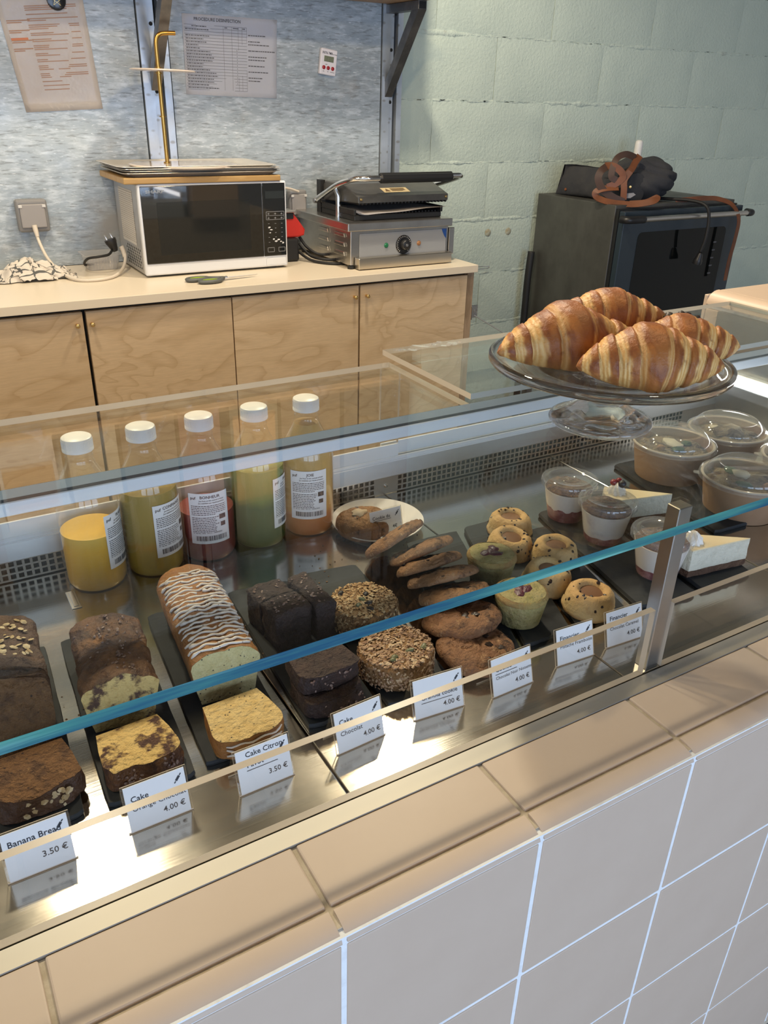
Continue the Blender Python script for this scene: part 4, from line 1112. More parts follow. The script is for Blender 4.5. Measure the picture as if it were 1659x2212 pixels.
# marbled orange and chocolate cake
P2 = loaf_profile(.0300, .0365, .044, .0600, -.002)
lo = thing('loaf_cake', 'short marbled loaf with a dark chocolate crust and cocoa nibs', 'cake', (-.2875, .3090, SL), -.10)
loaf_body(lo, P2, .125, m_crustO, m_crumbO, 12, .0030)
rnd = random.Random(5)
def topfn(prof, y0, y1, bias=0):
    def f(r):
        x = r.gauss(bias, .013); x = max(-.032, min(.032, x)); y = r.uniform(y0, y1)
        return (x, y, drape(prof, x)+.0012), (x*18, 0, 1)
    return f
scatter(lo, 'cocoa_nibs', m_nib, 85, topfn(P2, .008, .112, .008), rnd, .0012, .0026, .0010)
s2 = thing('cake_slice', 'marbled yellow and chocolate slice lying flat in front of the marbled loaf', 'cake', (-.2895, .2830, SL), .045, 'cake slices lying on slates')
lay_slice(s2, P2, .0215, m_crustO, m_crumbO, 22, .0030)
scatter(s2, 'cocoa_nibs', m_nib, 60, lambda r: ((r.uniform(-.028, .028), -.0605+r.uniform(0, .002), r.uniform(.002, .02)), (0, -1, .2)), rnd, .0012, .0026, .0010)

# banana bread
P1 = loaf_profile(.0310, .0375, .046, .0630, -.001)
lb = thing('loaf_cake', 'dark banana bread topped with pale oat flakes, at the left edge', 'cake', (-.3845, .3400, SL), -.05)
loaf_body(lb, P1, .105, m_crustB, m_crumbB, 31, .0022, lean=.55)
rnd = random.Random(15)
def bfn(r):
    x = r.gauss(-.004, .016); x = max(-.033, min(.033, x)); y = r.uniform(.012, .085); z = drape(P1, x)
    return (x, y+.55*z, z+.0014), (x*15, 0, 1)
scatter(lb, 'oat_flakes', m_oatw, 95, bfn, rnd, .0025, .0046, .0008, sides=6)
s1a = thing('cake_slice', 'dark brown banana bread slice leaning back against its loaf', 'cake', (-.3835, .3150, SL), -.02, 'banana bread slices')
loaf_body(s1a, P1, .018, m_crustB, m_crumbB, 35, .0022, lean=.62, both=True, ny=4)
s1b = thing('cake_slice', 'dark brown banana bread slice lying flat behind the Banana Bread price tag', 'cake', (-.3800, .2930, SL), .03, 'banana bread slices')
lay_slice(s1b, P1, .0225, m_crustB, m_crumbB, 38, .0024)
scatter(s1b, 'oat_flakes', m_oatw, 26, lambda r: ((r.uniform(-.016, .026), -.0640+r.uniform(0, .002), r.uniform(.002, .02)), (0, -1, .3)), rnd, .0025, .0042, .0008, sides=6)

# chocolate cake: three upright chunks and two lying slices
def chunk(loc, rz, w, d, h, label, seed, nibs):
    t = thing('chocolate_cake_piece', label, 'cake', loc, rz, 'chocolate cake pieces')
    bm = new_bm(); n = 9
    def grid():
        r = bmesh.ops.create_cube(bm, size=1.0)
        bmesh.ops.subdivide_edges(bm, edges=bm.edges, cuts=n, use_grid_fill=True)
        for v in bm.verts:
            p = v.co; e = max(abs(p.x), abs(p.y))
            z = p.z+.5
            p.x *= w*(.90+.10*z); p.y *= d*(.92+.08*z); p.z = z*h*(1+.06*(1-(2*p.x/w)**2) if z > .9 else 1)
    grid(); displace(bm, .0022, 70, seed)
    for v in bm.verts: v.co.z = max(.0004, v.co.z)
    obj('crumb', bm, m_crumbC, t, smooth=180)
    rnd = random.Random(seed)
    if nibs: scatter(t, 'cocoa_nibs', m_nib, nibs, lambda r: ((r.uniform(-.42, .42)*w, r.uniform(-.42, .42)*d, h*1.03+.0012), (0, 0, 1)), rnd, .0014, .0028, .0010)
    return t
chunk((-.0870, .4040, SL), .12, .046, .034, .046, 'dark chocolate cake chunk at the back left of its slate', 1, 12)
chunk((-.0830, .3640, SL), .10, .048, .036, .049, 'dark chocolate cake chunk sprinkled with cocoa nibs, middle left of its slate', 2, 30)
chunk((-.0440, .3800, SL), .04, .026, .076, .048, 'long dark chocolate cake chunk at the right side of its slate', 3, 26)
P4 = loaf_profile(.0305, .0345, .040, .0540, 0)
s4 = thing('chocolate_cake_piece', 'dark chocolate cake slice lying lowest, behind the Chocolat price tag', 'cake', (-.0920, .2730, SL), .05, 'chocolate cake pieces')
lay_slice(s4, P4, .021, m_crumbC, m_crumbC, 61, .0024)
scatter(s4, 'cocoa_nibs', m_nib, 26, lambda r: ((r.uniform(-.022, .030), -.0545+r.uniform(0, .002), r.uniform(.002, .019)), (0, -1, .2)), random.Random(4), .0013, .0026, .0010)
s4b = thing('chocolate_cake_piece', 'dark chocolate cake slice lying on top of another slice', 'cake', (-.0905, .2870, SL+.0235), .02, 'chocolate cake pieces')
lay_slice(s4b, P4, .019, m_crumbC, m_crumbC, 66, .0024)
scatter(s4b, 'cocoa_nibs', m_nib, 18, lambda r: ((r.uniform(-.026, .026), -.0545+r.uniform(0, .002), r.uniform(.002, .019)), (0, -1, .3)), random.Random(6), .0013, .0024, .0010)

# crumbs lying about on the deck
bm = new_bm(); rnd = random.Random(77)
for k in range(46):
    x, y = rnd.choice([(-.334, .36), (.035, .52), (.05, .49), (-.12, .40), (.17, .50), (.0, .45)])
    x += rnd.gauss(0, .016); y += rnd.gauss(0, .02)
    s = rnd.uniform(.0006, .0015); blob(bm, (x, y, .0006+(SL if .21 < y < .49 else 0)), (s, s, s*.7), 1, .5, 3, k)
cr = obj('crumbs', bm, mat('cake_crumb', (.22, .12, .05), .8), smooth=0, kind='stuff')
tag(cr, 'scattered brown cake crumbs lying on the slates and steel deck', 'crumbs')

# ---------------------------------------------------------------- cake stand and pastries
SX, SY, ST = .3290, .3180, .2237
st = thing('cake_stand', 'round pressed glass cake stand holding the croissants, on top of the glass case', 'cake stand', (SX, SY, ST))
bm = new_bm()
prof = [(0, .0030), (.040, .0028), (.052, .0010), (.060, .0004), (.0632, .0030), (.0638, .0060), (.0622, .0088), (.0580, .0102), (.0520, .0125), (.040, .0195), (.028, .0275), (.0195, .0335), (.0172, .0380), (.0178, .0425), (.0190, .0490), (.0300, .0580), (.060, .0650), (.095, .0690), (.1320, .0715), (.1415, .0733), (.1448, .0775), (.1446, .0830), (.1418, .0850), (.1385, .0842), (.1340, .0800), (.1230, .0772), (.09, .0762), (.05, .0757), (0, .0755)]
def ripple(a, r, z):
    if .028 < r < .056 and .010 < z < .03: return r*(1+.012*sin(8*a)), z+.0008*sin(8*a+1)
    return r, z
lathe(bm, prof, 96, f=ripple); obj('plate_and_foot', bm, m_crystal, st, smooth=50)
PZ = ST+.0765
m_crois = mat('croissant_crust', (.5, .25, .08), .48, attr=True, layers=[('noise', (.17, .050, .014), 60, .60, .76)], bump=(.6, 110, .003), spec=.4)
def croissant(loc, rz, L, R, label, seed, bend=.25, segs=7, roll=(0, 0), hump=1.0, dark=.0, skew=.35, tipx=0.0):
    t = thing('croissant', label, 'croissant', loc, rz, 'croissants on the glass stand')
    t.rotation_euler = (roll[0], roll[1], rz)
    rn = random.Random(seed)
    # uneven segment borders, mirrored about the broad middle wrap
    half = [0.0, .17*rn.uniform(.9, 1.2)]
    while half[-1] < 1: half.append(half[-1]+rn.uniform(.8, 1.25)*2.0/segs*(1.1-.45*half[-1]))
    bm = new_bm(); N, M_ = 170, 44; rings = []; cols = []
    for i in range(N+1):
        u = -1+2*i/N
        x = u*L/2; yb = -bend*L*(u*u-.35)*.5
        base = (max(0, 1-abs(u)**2.1))**.80
        ring = []
        for k in range(M_):
            a = 2*pi*k/M_
            ph = abs(u + tipx) + skew*.16*cos(a)*(1 if u < 0 else -1)*(1 if k >= 0 else 1) + .018*mnoise.noise(Vector((cos(a)*1.5, sin(a)*1.5, seed+u*2)))
            ph = max(0, ph)
            sidx = 0
            for q in range(len(half)-1):
                if ph >= half[q]: sidx = q
            fr = min(1, (ph-half[sidx])/max(1e-4, half[min(sidx+1, len(half)-1)]-half[sidx]))
            if sidx == 0: fr = fr*.8
            # every wrap swells towards the tip side of the one before it and drops at its outer border
            drop = .13*(fr**3) + .045*math.exp(-((fr-.0)/.06)**2)*(sidx > 0)
            env = base*(1+.20*hump*math.exp(-(u/.24)**2))
            r = R*max(.02, env)*(1.03-drop)*(1+.05*fbm((u*5+seed, cos(a)*1.1, sin(a)*1.1+seed), 3)+.012*sin(34*fr+4*cos(a)+seed)*(fr > .45))
            yy = yb + r*1.05*cos(a); zz = r*.98*sin(a)
            zz = max(zz, -R*.60*max(.22, base))
            ring.append(bm.verts.new((x+.006*sin(a)*R/.04*(1 if u > 0 else -1)*base, yy, zz+R*.60)))
            under = max(0, -sin(a)-.15)
            n = fbm((u*8+seed*3, cos(a)*1.8, sin(a)*1.8), 3); n2 = mnoise.noise(Vector((u*21+seed, cos(a)*4, sin(a)*4)))
            lay = .5+.5*sin(fr*30+3*n+seed)                             # the laminated layers that show on each pale flank
            c = Vector((.36, .125, .026)).lerp(Vector((.19, .050, .012)), max(0, min(1, .45+n*.9+.5*n2+dark)))
            edge = .42+.16*n+.10*n2
            pale = max(0, min(1, (fr-edge)/.16))*(.95 if sidx else .55)
            gold = Vector((.60, .315, .085)).lerp(Vector((.74, .49, .19)), lay)
            c = c.lerp(gold, pale)
            c = c.lerp(Vector((.48, .23, .065)), .30*max(0, n2))
            c = c.lerp(Vector((.62, .36, .12)), min(1, .55*under))
            if abs(u) > .93: c = c.lerp(Vector((.30, .10, .025)), .6)
            cols.append(c)
        rings.append(ring)
    for A, B in zip(rings[:-1], rings[1:]):
        for k in range(M_): bm.faces.new((A[k], B[k], B[(k+1) % M_], A[(k+1) % M_]))
    bm.faces.new(rings[0]); bm.faces.new(rings[-1][::-1])
    bmesh.ops.recalc_face_normals(bm, faces=bm.faces)
    me = to_mesh('crust', bm, m_crois, smooth=180)
    at = me.color_attributes.new('Col', 'FLOAT_COLOR', 'POINT')
    for i, c in enumerate(cols): at.data[i].color = (c.x, c.y, c.z, 1)
    obj('crust', me, None, t)
    return t
croissant((.2830, .3440, PZ), math.radians(-13), .195, .0365, 'croissant on the left of the stand, its dark peak pointing up', 2, .20, 7, hump=1.7)
croissant((.3100, .2420, PZ), math.radians(-27), .168, .0365, 'big golden croissant lying across the front of the glass stand', 5, .16, 9)
croissant((.3920, .3900, PZ+.008), math.radians(-20), .168, .0345, 'croissant at the back of the stand, highest of the pile', 9, .18, 7, roll=(0, math.radians(2)), hump=.9)
croissant((.4120, .2870, PZ), math.radians(-33), .150, .0320, 'croissant with a pale striped tip reaching over the right rim of the stand', 14, -.10, 7)
m_raisbun = mat('raisin_bun_crust', (.36, .15, .04), .45, layers=[('noise', (.20, .07, .02), 30, .45, .68), ('noise', (.58, .32, .10), 16, .58, .72)], bump=(.5, 70, .003), coat=.15)
def raisin_roll(loc, rz, label, seed, R=.045):
    t = thing('raisin_roll', label, 'pastry', loc, rz, 'raisin rolls at the back of the stand')
    bm = new_bm(); pts = []; rr = []
    for i in range(90):
        a = i/89*5.4*pi/1.35; r = .006+(R-.012)*(i/89)
        pts.append((r*cos(a), r*sin(a), .013+.006*(1-i/89))); rr.append(.0128*(.8+.2*sin(i*.5))*(1 if i < 84 else .7))
    tube(bm, pts, rr, 12); displace(bm, .0016, 60, seed); obj('spiral', bm, m_raisbun, t, smooth=180)
    rnd = random.Random(seed)
    for k in range(9):
        a = rnd.random()*6.28; r = rnd.uniform(.006, R*.8); bm = new_bm(); blob(bm, (0, 0, 0), (.0062, .0045, .004), 2, .3, 2, k); obj('raisin', bm, m_raisin, t, loc=(r*cos(a), r*sin(a), .0275), rot=(0, .3, a))
    return t
r1 = raisin_roll((.330, .4120, PZ+.012), .4, 'raisin roll peeking out behind the left croissant', 3, .038)
r2 = raisin_roll((.4620, .3330, PZ+.010), 2.0, 'raisin roll with charred raisins peeking out at the right back of the pile', 5, .034)
# ---------------------------------------------------------------- back counter
CY, CT = 2.155, .0270
wt = thing('worktop', 'long cream laminate worktop along the back wall, carrying the microwave and grill', 'worktop', (.5, 2.43, 0))
bm = new_bm(); box(bm, -1.3, 1.5165, CY, 2.718, 0, CT, .0015, 2); obj('slab', bm, m_cream, wt, world=True)
def cabinet(label, x0, x1, doors, side):
    t = thing('base_cabinet', label, 'cabinet', ((x0+x1)/2, 2.45, -.9), 0, 'birch cabinets under the worktop')
    bm = new_bm(); box(bm, x0, x1, 2.192, 2.71, -.80, -.0008); obj('carcass', bm, m_dark, t, world=True, smooth=0)  # coloured near black so the gaps round the doors look shaded
    bm = new_bm(); box(bm, x0+.01, x1-.01, 2.23, 2.70, -.9, -.80); obj('plinth', bm, m_black, t, world=True, smooth=0)
    for a, b, m, kx in doors:
        bm = new_bm(); box(bm, a, b, 2.170, 2.1885, -.79, -.0105, .0008, 1); d = obj('door', bm, m, t, world=True)
        bm = new_bm(); lathe(bm, [(0, .020), (.0055, .0195), (.0068, .017), (.0060, .013), (.0045, .009), (.0045, 0)], 20, M=Tm(kx, 2.170, -.048) @ Rm('X', pi/2)); obj('knob', bm, m_gold, d, world=True, smooth=60)
    if side:
        bm = new_bm(); box(bm, x1-.030, x1, 2.172, 2.7105, -.80, -.0005, .0008, 1); obj('side_panel', bm, m_plyedge, t, world=True)
    return t
cabinet('birch plywood cabinet under the microwave, two doors with brass knobs', -.400, .5360, [(-.397, .0650, m_doorA, .045), (.0755, .5345, m_doorB, .0885)], False)
cabinet('birch plywood cabinet under the grill, at the right end of the worktop', .5370, 1.5120, [(.5385, 1.0090, m_doorC, .9905), (1.0165, 1.4800, m_doorD, 1.0390)], True)
cabinet('birch plywood cabinet at the far left edge, mostly cut off', -1.30, -.4010, [(-1.297, -.8540, m_doorA, -.875), (-.8460, -.4040, m_doorB, -.83)], False)
# metal bits on the right flank of the cabinet
t = thing('steel_bracket', 'small grey steel bracket on the right flank of the birch cabinet', 'bracket', (1.53, 2.20, -.16))
bm = new_bm(); box(bm, 1.513, 1.560, 2.196, 2.199, -.184, -.135, .001, 1); box(bm, 1.5125, 1.5155, 2.170, 2.199, -.184, -.135); obj('plate', bm, m_steel, t, world=True)
bm = new_bm(); lathe(bm, [(.0055, 0), (.0085, .0), (.0085, .003), (.0055, .003)], 20, closed=True, M=Tm(1.549, 2.1955, -.158) @ Rm('X', pi/2)); obj('ring', bm, m_chrome, t, world=True)
bm = new_bm(); tube(bm, [(1.545, 2.197, -.175), (1.70, 2.20, -.262), (1.78, 2.21, -.31)], .0022, 8); obj('wire', bm, m_chrome, t, world=True)
t = thing('wire_hook', 'thin wire hook sticking out from under the right end of the worktop', 'hook', (1.54, 2.2, .005))
bm = new_bm(); tube(bm, smooth_path([(1.5175, 2.196, .012), (1.585, 2.196, .010), (1.6005, 2.198, .006), (1.588, 2.2, .001), (1.5175, 2.2, .001)], 5), .0018, 8); obj('wire', bm, m_chrome, t, world=True)

# galvanised sheets, upright profiles, bracketed shelf
for x0, x1, lab in ((-1.3, .466, 'dull galvanised steel sheet behind the socket and the left poster'), (.572, 1.401, 'dull galvanised steel sheet behind the table poster and the timer')):
    t = thing('steel_sheet', lab, 'wall panel', ((x0+x1)/2, 2.72, .03))
    bm = new_bm(); box(bm, x0, x1, 2.722, 2.726, CT+.001, 2.05); obj('sheet', bm, m_galv, t, world=True, smooth=0)
def upright(x0, x1, label):
    t = thing('steel_upright', label, 'upright', ((x0+x1)/2, 2.72, -.9), 0, 'galvanised uprights of the shelf')
    w = x1-x0
    bm = new_bm()
    a, b = x0+w*.36, x0+w*.74
    pr = [(x0, 2.712), (a, 2.712), (a, 2.742), (b, 2.742), (b, 2.712), (x1, 2.712), (x1, 2.75), (x0, 2.75)]
    prism(bm, pr, -.9, 2.09); bmesh.ops.recalc_face_normals(bm, faces=bm.faces)
    obj('channel', bm, m_galvp, t, world=True, smooth=0)
    bm = new_bm(); box(bm, b-w*.125, b-.0005, 2.741, 2.7418, -.9, 2.09); obj('recess_shade', bm, m_dark, t, world=True, smooth=0)  # dark strip painting shade into the recess beside the slotted strip
    bm = new_bm(); box(bm, a+.001, b-w*.14, 2.722, 2.7405, -.9, 2.09); o = obj('slotted_strip', bm, m_galvp, t, world=True, smooth=0)
    for z in ((.78, .58) if x0 < 1 else (.745, .565)):
        bm = new_bm(); lathe(bm, [(0, .0012), (.0062, .001), (.0062, 0)], 20, M=Tm((a+b-w*.14)/2, 2.7220, z) @ Rm('X', pi/2)); obj('hole', bm, m_dark, t, world=True)
    return (a+b)/2
xa = upright(.470, .566, 'galvanised upright between the two posters, behind the brass rod')
xb = upright(1.405, 1.494, 'galvanised upright at the right end of the steel sheet, beside the block wall')
shf = thing('wall_shelf', 'wooden shelf on raw steel brackets along the top of the picture', 'shelf', (.5, 2.6, .9))
bm = new_bm(); box(bm, -1.2, 1.46, 2.425, 2.705, .8935, .9185, .001, 1); obj('shelf_board', bm, m_shelfwood, shf, world=True)
for x in (.512, 1.4335):
    bm = new_bm()
    box(bm, x-.0175, x+.0175, 2.487, 2.712, .8635, .8925, .0012, 1)
    pr = [(2.7115, .583), (2.7115, .640), (2.535, .8634), (2.487, .8634)]
    prism(bm, pr, -.0165, .0165, M=Matrix(((0, 0, 1, x), (1, 0, 0, 0), (0, 1, 0, 0), (0, 0, 0, 1)))); bmesh.ops.recalc_face_normals(bm, faces=bm.faces)
    b_ = obj('bracket', bm, m_rawsteel, shf, world=True)
    bm = new_bm(); box(bm, x-.0140, x+.0140, 2.4862, 2.4868, .8665, .8895); obj('tube_end', bm, m_dark, b_, world=True, smooth=0)

# cartons on the shelf above the picture: seen only mirrored in the glass of the case; the plain brown ones are added
m_card1 = mat('white_carton', (.42, .38, .35), .6); m_card2 = mat('orange_brown_carton', (.34, .19, .08), .6); m_card3 = mat('pale_carton', (.24, .22, .17), .6); m_card4 = mat('olive_carton', (.07, .065, .035), .6)
def carton(label, x0, x1, h, m, band, word, tz, ts):
    t = thing('carton', label, 'box', ((x0+x1)/2, 2.53, .919), 0, None)
    bm = new_bm(); box(bm, x0, x1, 2.45, 2.60, .919, .919+h, .001, 1); obj('box', bm, m, t, world=True)
    if band: bm = new_bm(); box(bm, x0+.012, x1-.012, 2.4488, 2.4498, .919+band[0], .919+band[1]); obj('picture_panel', bm, m_card2, t, world=True, smooth=0)
    if word:
        bm = new_bm(); add_text(bm, word, ts, lambda x, y: Vector(((x0+x1)/2+x, 2.4485, tz+y)), 'CENTER'); obj('lettering', bm, m_inkgrey, t, world=True, smooth=0)
carton('white coffee maker carton with a brown picture panel, on the shelf', -.235, -.045, .335, m_card1, (.10, .27), 'CHEMEX', 1.203, .026)
carton('pale dripper carton beside the coffee maker carton, on the shelf', -.005, .17, .30, m_card3, None, 'clever dripper', 1.185, .021)
carton('tall dark olive carton with a brown panel, on the shelf', .60, .80, .66, m_card4, (.05, .42), None, 0, 0)
carton('dark maroon carton, on the shelf', .40, .56, .55, mat('maroon_carton', (.10, .02, .02), .5), None, None, 0, 0)

for x0, x1, h, c, lab in ((-1.18, -.92, .72, (.07, .04, .025), 'added dark brown carton blocking reflections, at the far left end of the shelf'), (-.90, -.60, .66, (.10, .06, .035), 'added brown carton blocking reflections, second from the left on the shelf'), (-.58, -.26, .74, (.08, .05, .03), 'added tall brown carton blocking reflections, left of the coffee maker carton'), (.185, .385, .70, (.07, .045, .03), 'added dark brown carton blocking reflections, right of the dripper carton'), (.815, 1.08, .66, (.09, .055, .03), 'added brown carton blocking reflections, right of the olive carton'), (1.10, 1.42, .70, (.06, .05, .04), 'added grey brown carton blocking reflections, at the right end of the shelf')):  # unseen cartons added to keep bright sheet reflections off the case glass
    carton(lab, x0, x1, h, mat('brown_reflection_blocker', c, .6), None, None, 0, 0)

# ---- posters, magnet, timer
m_sleeve = mat('plastic_sleeve', (.88, .83, .79), .2, bump=(.35, 9, .012), layers=[('noise', (.82, .74, .67), 5, .4, .7)])
m_sheet2 = mat('laminated_white_sheet', (.84, .86, .93), .3, bump=(.3, 7, .008))
m_org = mat('orange_ink', (.50, .16, .06), .5); m_brown = mat('brown_ink', (.36, .20, .12), .6)
def sheet(name, label, corners, y, mat_, cat='poster'):
    """thin sheet from its four corners (x, z): top left, top right, bottom right, bottom left"""
    tl, tr, br, bl = [Vector((a, 0, b)) for a, b in corners]
    c = (tl+tr+br+bl)/4
    t = thing(name, label, cat, (c.x, y, c.z))
    def f(u, v, o=0): return (tl.lerp(tr, u).lerp(bl.lerp(br, u), v)) - Vector((c.x, 0, c.z)) + Vector((0, -.0012-o-.0022*sin(u*5+v*3)**2, 0))
    bm = new_bm(); n = 14
    g = [[bm.verts.new(f(i/n, j/n)) for j in range(n+1)] for i in range(n+1)]
    for i in range(n):
        for j in range(n): bm.faces.new((g[i][j], g[i][j+1], g[i+1][j+1], g[i+1][j]))
    r = bmesh.ops.solidify(bm, geom=list(bm.faces), thickness=-.0005)
    obj('sheet', bm, mat_, t, smooth=180)
    return t, f
t, f = sheet('recipe_poster', 'cream poster in a plastic sleeve with an orange heading, hung crooked on the left', [(.0360, .885), (.300, .915), (.3266, .5244), (.0841, .510)], 2.7215, m_sleeve)
bm = new_bm(); rnd = random.Random(2)
def bar(bm, u0, u1, v0, v1, f, o=.0012): bm.faces.new([bm.verts.new(f(a, b, o)) for a, b in ((u0, v0), (u0, v1), (u1, v1), (u1, v0))])
v = .235
for para in (3, 1, 2, 3, 2, 2, 3, 2, 2, 3, 3, 1, 1, 1):
    for k in range(para):
        bar(bm, .30, .30+(.60 if k < para-1 else rnd.uniform(.2, .5)), v, v+.0065, f); v += .0135
    v += .017
for k, (a, b) in enumerate(((.33, .17), (.40, .14), (.47, .16), (.53, .13))): bar(bm, .06, .06+b+.1, a, a+.008, f); bar(bm, .06, .06+b, a+.014, a+.022, f)
obj('printed_lines', bm, m_brown, t, smooth=0)
bm = new_bm(); bar(bm, .28, .92, .04, .185, f); bar(bm, .06, .26, .455, .470, f, .0014); hd = obj('orange_heading', bm, m_org, t, smooth=0)
bm = new_bm(); add_text(bm, 'ESPRESSO MA', .022, lambda x, y: f(.31+x/.262, .155-y/.385, .0016), bold=.02); obj('heading_lettering', bm, m_paper, hd, smooth=0)
bm = new_bm(); add_text(bm, 'COUTUME', .012, lambda x, y: f(.05+x/.262, .175-y/.385, .0016), bold=.02); obj('corner_lettering', bm, m_inkgrey, t, smooth=0)
t = thing('magnet', 'round black magnet with a gold star on the cream poster', 'magnet', (.2230, 2.7180, .8260))
bm = new_bm(); lathe(bm, [(0, .0110), (.024, .0108), (.0275, .0095), (.0285, .006), (.0285, 0), (0, 0)], 40, M=Rm('X', pi/2)); obj('disc', bm, mat('gloss_black', (.012, .012, .013), .15), t, smooth=50)
bm = new_bm()
for k in range(5):
    a = k*2*pi/5; b = a+2*2*pi/5
    tube(bm, [(.018*sin(a), -.0114, .018*cos(a)), (.018*sin(b), -.0114, .018*cos(b))], .0006, 5)
obj('star_lines', bm, m_gold, t)
t, f = sheet('procedure_poster', 'white cleaning procedure sheet with a printed table, beside the timer', [(.6235, .8166), (.9702, .8168), (.9584, .5678), (.6191, .5738)], 2.7215, m_sheet2)
bm = new_bm(); add_text(bm, 'PROCEDURE DESINFECTION', .0132, lambda x, y: f(.36+x/.347, .075-y/.245, .0014), 'CENTER', .02)
rnd = random.Random(9)
rows = 21
for k in range(rows+1):
    vv = .125+.80*k/rows; bar(bm, .015, .665, vv, vv+.0035, f)
    if k < rows and k not in (2,):
        u = .025; e = .025+rnd.uniform(.12, .33)
        if k == 0: u, e = .09, .24
        while u < e: w = rnd.uniform(.008, .03); bar(bm, u, min(e, u+w), vv+.012, vv+.024, f); u += w+.005
    if k == 0:
        for u in (.43, .52, .55, .62): bar(bm, u, u+.03, vv+.013, vv+.023, f)
for u in (.415, .505, .575, .615, .665): 
    bm.faces.new([bm.verts.new(f(a, b, .0012)) for a, b in ((u, .125), (u, .925), (u+.002, .925), (u+.002, .125))])
for k in range(7, 19): bar(bm, .555, .559, .14+.80*k/rows, .155+.80*k/rows, f)
for k in (2, 4, 5, 7, 9, 10, 12, 14, 16, 17):
    vv = .135+.80*k/rows; u = .68; e = u+rnd.uniform(.12, .28)
    while u < e: w = rnd.uniform(.012, .035); bar(bm, u, u+w, vv, vv+.012, f); u += w+.005
obj('printed_table', bm, m_inkgrey, t, smooth=0)

t = thing('kitchen_timer', 'white digital timer with three red buttons stuck on the steel sheet', 'timer', (1.1680, 2.7215, .6930)); t.rotation_euler = (0, math.radians(7), 0)
bm = new_bm(); box(bm, -.0340, .0340, -.016, -.0002, -.0430, .0430, .004, 3); obj('case', bm, mat('white_plastic', (.74, .72, .76), .3), t)
bm = new_bm(); box(bm, -.020, .020, -.0170, -.0158, .0005, .0195, .0004, 1); lcd = obj('screen', bm, mat('grey_lcd', (.22, .25, .17), .25), t)
seg = {'0': 'abcdef'}
bm = new_bm()
for d in range(4):
    x0 = -.0165+.0088*d
    for (a0, a1, b0, b1) in ((0, .0062, .0160, .0168), (0, .0062, .0020, .0028), (0, .0010, .002, .0168), (.0052, .0062, .002, .0168)): add_quad(bm, x0+a0, x0+a1, b0, b1, lambda x, y: Vector((x, -.0172, y)))
obj('digits', bm, m_ink, lcd, smooth=0)
for k in range(3):
    bm = new_bm(); lathe(bm, [(0, .004), (.0055, .0034), (.0066, .0015), (.0066, 0)], 24, M=Tm(-.0185+.0185*k, -.016, -.0195) @ Rm('X', pi/2)); obj('button', bm, mat('red_button', (.34, .012, .02), .3), t, smooth=60)
for s, x0, z0, sx, sy, sz, al in (('DIGITAL TIMER', -.029, .0255, .68, 1.15, .0092, 'LEFT'), ('Good Cleaning', .012, .0262, .75, 1, .0044, 'LEFT'), ('RESET', -.009, -.0095, 1, 1, .0032, 'CENTER'), ('MIN', -.0185, -.033, 1, 1, .0032, 'CENTER'), ('SEC', 0, -.033, 1, 1, .0032, 'CENTER'), ('START/STOP', .0185, -.033, 1, 1, .0032, 'CENTER')):
    bm = new_bm(); add_text(bm, s, sz, lambda x, y: Vector((x0+x*sx, -.0164, z0+y*sy)), al, .02); obj('lettering', bm, m_ink, t, smooth=0)

# ---- socket, cord, black plug, tub, cloth
m_grey = mat('grey_plastic', (.20, .195, .19), .5); m_grey2 = mat('mid_grey_plastic', (.27, .255, .245), .5)
def socket(x0, x1, z0, z1, label):
    t = thing('wall_socket', label, 'socket', ((x0+x1)/2, 2.7215, (z0+z1)/2)); w, h = (x1-x0)/2, (z1-z0)/2
    bm = new_bm(); box(bm, -w, w, -.036, 0, -h, h, .010, 3); obj('housing', bm, m_grey, t)
    bm = new_bm(); box(bm, -w*.80, w*.80, -.043, -.0362, -h*.72, h*.74, .004, 2); obj('flap', bm, m_grey2, t)
    for sx in (-1, 1):
        bm = new_bm(); box(bm, sx*w*.74-.006, sx*w*.74+.006, -.0455, -.0432, h*.52, h*.70, .001, 1); obj('hinge', bm, mat('pale_grey_plastic', (.55, .54, .52), .5), t)
socket(-.002, .098, .148, .252, 'grey wall socket on the steel sheet above the striped cloth')
socket(.985, 1.060, .150, .255, 'grey wall socket half hidden between the microwave and the grill')
m_wcord = mat('white_cord', (.62, .55, .45), .45)
t = thing('extension_lead', 'white power cord looping from the grey socket down onto the worktop', 'cord', (.05, 2.68, .15))
bm = new_bm(); tube(bm, smooth_path([(.046, 2.676, .163), (.050, 2.66, .12), (.062, 2.60, .07), (.085, 2.50, .040), (.115, 2.425, .0325), (.175, 2.405, .0325), (.235, 2.44, .034), (.285, 2.52, .045), (.305, 2.56, .075), (.300, 2.575, .100)], 9), .0052, 10); obj('cable', bm, m_wcord, t, world=True, smooth=180)
bm = new_bm(); tube(bm, [(.0455, 2.678, .172), (.047, 2.674, .155), (.0485, 2.668, .136)], [.0085, .008, .006], 12); obj('strain_relief', bm, m_wcord, t, world=True)
bm = new_bm(); tube(bm, [(.304, 2.562, .070), (.303, 2.571, .090), (.2985, 2.576, .104)], [.0065, .008, .0085], 12); obj('coupling', bm, m_wcord, t, world=True)
t = thing('black_plug', 'black mains plug with two prongs resting on the plastic tub beside the microwave', 'plug', (.26, 2.56, .10))
Mp = Tm(.268, 2.565, .112) @ Rm('Z', -.25) @ Rm('Y', -.35)
bm = new_bm(); lathe(bm, [(0, -.022), (.008, -.022), (.012, -.014), (.017, .004), (.0195, .010), (.0195, .020), (0, .020)], 24, M=Mp); obj('plug_body', bm, m_black, t, world=True)
for sx in (-1, 1):
    bm = new_bm(); lathe(bm, [(0, .020), (.0024, .020), (.0024, .038), (.0015, .0395), (0, .0395)], 12, c=(sx*.0095, 0, 0), M=Mp); obj('prong', bm, m_chrome, t, world=True)
